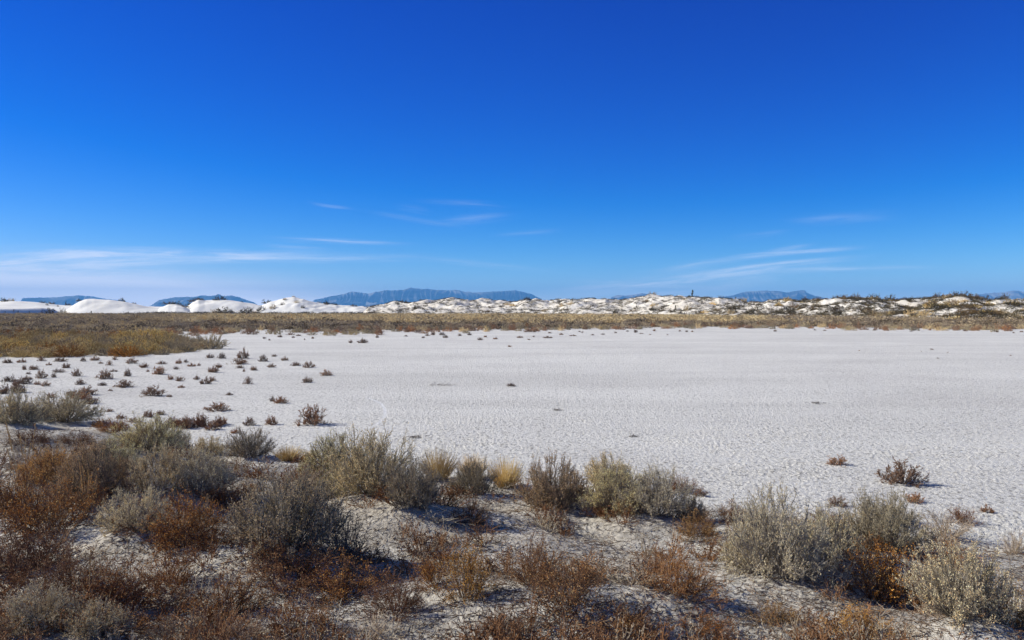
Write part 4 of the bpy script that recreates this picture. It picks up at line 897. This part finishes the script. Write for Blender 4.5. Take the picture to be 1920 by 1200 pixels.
# the ridge: larger ones singly, small tufts as a mass
npx = 5600
px = r.uniform(690, 1990, npx); t = r.uniform(0, 1.04, npx)
x_, y_, z_ = D['ridge'].pt(px, t); big = r.gamma(2.2, .5, npx) + .35
dens = .5 + .5 * perlin(x_ / 9, y_ / 9, 91)
dens = dens + .35 * (t > .9) + .25 * (t < .22) - .2 * sst(960, 1100, px) * sst(1450, 1330, px) * (t > .25) * (t < .9) + .4 * sst(1400, 1600, px) + .1
ok = r.uniform(0, 1, npx) < dens
px, t, x_, y_, z_, big = [a[ok] for a in (px, t, x_, y_, z_, big)]
order = np.argsort(-big / y_)
ind = order[:285]; rest = order[285:]
for k_, i in enumerate(ind):
    pal = ['dark', 'brown', 'clumpgrey', 'dark', 'clumpgold', 'dark', 'brown'][int(r.integers(0, 7))]
    wd = float(np.clip(big[i] * 1.15, .9, 3.4)) * (1.25 if t[i] > .9 else 1); ht = wd * r.uniform(.26, .48)
    pos = 'crest' if t[i] > .86 else 'upper slope' if t[i] > .5 else 'lower slope' if t[i] > .2 else 'foot'
    L = land(px[i]).replace('below', 'under')
    cn = FARPAL[pal] if pal in ('olive', 'dark', 'brown') else {'clumpgrey': 'greyish', 'clumpgold': 'golden'}[pal]
    putfar('dune_shrub', pal, float(x_[i]), float(y_[i]), float(z_[i]) - .12, wd, ht, '%s shrub on the brushy ridge %s, %s' % (cn, pos, L), '%s shrubs, ridge %s, %s' % (cn, pos, L), k_)
tn = np.clip(r.uniform(.0, .75, len(rest)) + .2 * (r.uniform(0, 1, len(rest)) < .15), 0, 1)
x2, y2, z2 = x_[rest], y_[rest], z_[rest]
M_scrub = tint_mat('dune_scrub', [(.04, .036, .022), (.08, .07, .042), (.13, .105, .065), (.20, .15, .08), (.36, .27, .12)])
merge('dune_scrub', 'small scrub speckling the cream slopes of the long ridge', x2, y2, z2 - .06, np.clip(big[rest] * .9, .5, 1.7), np.clip(big[rest] * .45, .28, .85), tn, M_scrub, 5, templ=SM)
px = np.where(r.uniform(0, 1, 5200) < .4, r.uniform(1350, 1990, 5200), r.uniform(690, 1990, 5200)); t = r.uniform(0, 1.0, 5200) ** 1.15; x2, y2, z2 = D['ridge'].pt(px, t)
merge('dune_tufts', 'tiny tufts and grass on the cream slopes of the long ridge', x2, y2, z2 - .05, r.uniform(.4, 1.1, 5200), r.uniform(.2, .5, 5200), np.clip(r.normal(.4, .28, 5200), 0, 1), M_scrub, 6, templ=[g_far(970 + i, 90, .28, .13) for i in range(4)])
# dark low brush at the foot of the left dunes
px = r.uniform(235, 860, 420); y2 = r.uniform(308, 326, 420); x2 = (px - 960) / FPX * y2
keep = r.uniform(0, 1, 420) < np.interp(px, [235, 300, 700, 860], [.5, 1, .9, .4])
x2, y2 = x2[keep], y2[keep]
merge('foot_brush', 'dark brush line along the foot of the left dunes', x2, y2, G(x2, y2), r.uniform(1.5, 3.5, len(x2)), r.uniform(.8, 1.7, len(x2)), r.uniform(.0, .5, len(x2)), M_scrub, 7, templ=SM)

# ------------------------------------------------------------------ yuccas
M_yl = plant_mat('yucca_leaf', [(.05, .07, .025), (.10, .12, .045), (.16, .15, .06)], .1); M_yd = plant_mat('yucca_dead_leaf', [(.20, .15, .08), (.30, .24, .14)], .1)
M_yt = plant_mat('yucca_trunk', [(.09, .065, .04), (.14, .10, .07)], 0)
def yucca(x, y, z, h, trunks, label, seed):
    r = R(seed); o = link('yucca', None, label=label, category='yucca', group='yuccas on the dunes'); o.location = (x, y, z)
    for (dx_, dy_, th, lean, stalk) in trunks:
        P = stems(r, np.array([[dx_ * h * .4, dy_ * h * .4, -.1]]), np.array([[lean, 0, 1.]]), np.array([th * h + .1]), 5, .1, .06)
        V, Q = tubes(P, .10 * h ** .5, .07 * h ** .5); link('trunk', mesh('yucca_trunk', V, Q, [M_yt]), o)
        top = P[0, -1]
        n = 110; a = r.uniform(0, 6.28, n); e_ = r.uniform(-.5, 1.45, n); d = np.stack([np.cos(a) * np.cos(e_), np.sin(a) * np.cos(e_), np.sin(e_)], -1)
        s = np.repeat(top[None], n, 0) + r.normal(0, .03 * h, (n, 3)) * np.array([1, 1, 1.6])
        ll = (r.uniform(.17, .27, n) * h)[:, None]; q = unit(np.cross(d, np.array([0, 0, 1.]))) * .016 * h
        V = np.stack([s - q, s + q, s + d * ll * .6 + q * .7, s + d * ll, s + d * ll * .6 - q * .7], 1).reshape(-1, 3)
        Qd = np.concatenate([np.arange(n)[:, None] * 5 + np.array([[0, 1, 2, 4]])]); Q2 = np.arange(n)[:, None] * 5 + np.array([[4, 2, 3, 3]])
        Qt = np.concatenate([Qd[:, [0, 1, 2]], Qd[:, [0, 2, 3]], Q2[:, [0, 1, 2]]])
        link('leaf_rosette', mesh('yucca_leaves', V, Qt, [M_yl]), o)
        n2 = 60; P2 = stems(r, P[0][r.integers(2, 6, n2)] + r.normal(0, .015, (n2, 3)), np.stack([r.normal(0, 1, n2), r.normal(0, 1, n2), np.full(n2, -.9)], -1), np.full(n2, .16 * h), 2, -.6, .1)
        V, Q = tubes(P2, .012 * h, .005 * h); link('dead_leaf_skirt', mesh('yucca_skirt', V, Q, [M_yd]), o)
        if stalk:
            P3 = stems(r, top[None], np.array([[.22, 0, 1.]]), np.array([stalk * h]), 5, .0, .05); B = branch(r, P3, 16, .6, 1., .5, .07 * h, 2, .2, .1)
            st = cat([tubes(P3, .03 * h ** .5, .02 * h ** .5), tubes(B, .012, .008)]); f = link('flower_stalk', mesh('yucca_stalk', st[0], st[1], [M_yt]), o)
            V, Q = leaves(r, B, 160, .05 * h, .035 * h, 1.); link('seed_pods', mesh('yucca_pods', V, Q, [M_yd]), f)
x_, y_, z_ = on(D['ridge'], 1296, 1.0)
yucca(x_, y_ - 1, z_ - .2, 2.9, [(0, 0, .52, .12, 0), (.02, .05, .86, .02, 0), (.35, 0, .10, 0, 0), (-.5, .0, .12, 0, 0), (-.9, 0, .15, 0, 0)], 'tall yucca with a leaning trunk on the crest of the ridge', 1)
for sh, px, t, h, lab in [('hump', 172, .02, 2.2, 'two headed yucca at the foot of the smooth dune'), ('back', 124, .95, 2.4, 'yucca with a thin stalk at the saddle left of the smooth dune'),
        ('slip', 11, .3, 1.3, 'small yucca on the sand at the left edge'), ('slip', 27, .5, 1.4, 'small yucca, second on the sand from the left edge'), ('slip', 35, .35, 1.4, 'small yucca beside the second one at left'),
        ('slip', 56, .3, 1.3, 'small yucca alone before the steep face'), ('slip', 64, .0, 1.5, 'yucca at the edge of the grass below the steep face'), ('slip', 72, .0, 1.4, 'yucca right of the one at the grass edge'),
        ('ridge', 1378, 1.0, 1.5, 'small yucca on the crest right of the tall one'), ('ridge', 1320, .62, 1.9, 'yucca on the ridge slope below right of the tall one'), ('ridge', 1265, .25, 1.9, 'yucca low on the ridge below left of the tall one'), ('ridge', 1374, .3, 1.5, 'yucca low on the ridge under the mesa mountain')]:
    x_, y_, z_ = on(D[sh], px, t); tr = [(0, 0, .45, .1, .5 if 'stalk' in lab else 0)] if 'two' not in lab else [(-.25, 0, .3, -.3, 0), (.2, 0, .65, .1, 0)]
    yucca(x_, y_ - .5, z_ - .1, h, tr, lab, int(px))

# ------------------------------------------------------------------ litter of the foreground: broken twigs and crumbs on the sand
r = R(99); n = 60000
y = 3.6 + 9 * r.uniform(0, 1, n) ** 1.3; px = r.uniform(-200, 2120, n); x = (px - 960) / FPX * y
mk = moundmask(x, y) * (.35 + .65 * sst(-.3, .4, perlin(x / .8, y / .8, 95) + .3)); kk = r.uniform(0, 1, n) < mk
x, y = x[kk], y[kk]; z = G(x, y) + crust(x, y, moundmask(x, y)) + .004
a = r.uniform(0, 6.28, len(x)); P = stems(r, np.stack([x, y, z], -1), np.stack([np.cos(a), np.sin(a), r.normal(.05, .22, len(x))], -1), r.uniform(.02, .11, len(x)), 2, 0, .25)
V, Q = tubes(P, .0024, .0016)
link('twig_debris', mesh('twig_debris', V, Q, [plant_mat('debris', [(.06, .045, .035), (.14, .10, .07), (.24, .20, .16)], 0)]), kind='stuff', label='broken twigs and fallen leaves littering the sandy rim')
# low sprouts of dry growth knee deep among the shrubs
n = 1400; y = 3.9 + 6.5 * r.uniform(0, 1, n) ** 1.2; px = r.uniform(-150, 2070, n); x = (px - 960) / FPX * y
kk = (moundmask(x, y) > .6) & (perlin(x / 1.1, y / 1.1, 96) > np.interp(px, [0, 600, 900, 1900], [-.25, .0, .12, .12])); x, y = x[kk], y[kk]; z = G(x, y)
SP = []
for i in range(6):
    q = R(400 + i); s, d, t_ = fan(q, 12, rad(80), .1); A = stems(q, s, d, q.uniform(.5, 1, 12), 4, .2, .2); B = branch(q, A, 60, .2, 1, .6, .3, 3, .2, .2)
    SP.append(cat([tubes(A, .014, .007), tubes(B, .008, .005), leaves(q, B, 200, .06, .04, 1.1, .3, 1.1)]))
tn = np.where(r.uniform(0, 1, len(x)) < .7, r.uniform(0, .35, len(x)), r.uniform(.4, .9, len(x)))
M_sp = tint_mat('sprout', [(.17, .085, .04), (.29, .15, .07), (.27, .20, .13), (.40, .34, .25), (.52, .45, .31)])
merge('dry_undergrowth', 'low rust and grey undergrowth between the foreground shrubs', x, y, z - .01, r.uniform(.2, .5, len(x)), r.uniform(.1, .28, len(x)), tn, M_sp, 9, templ=SP)
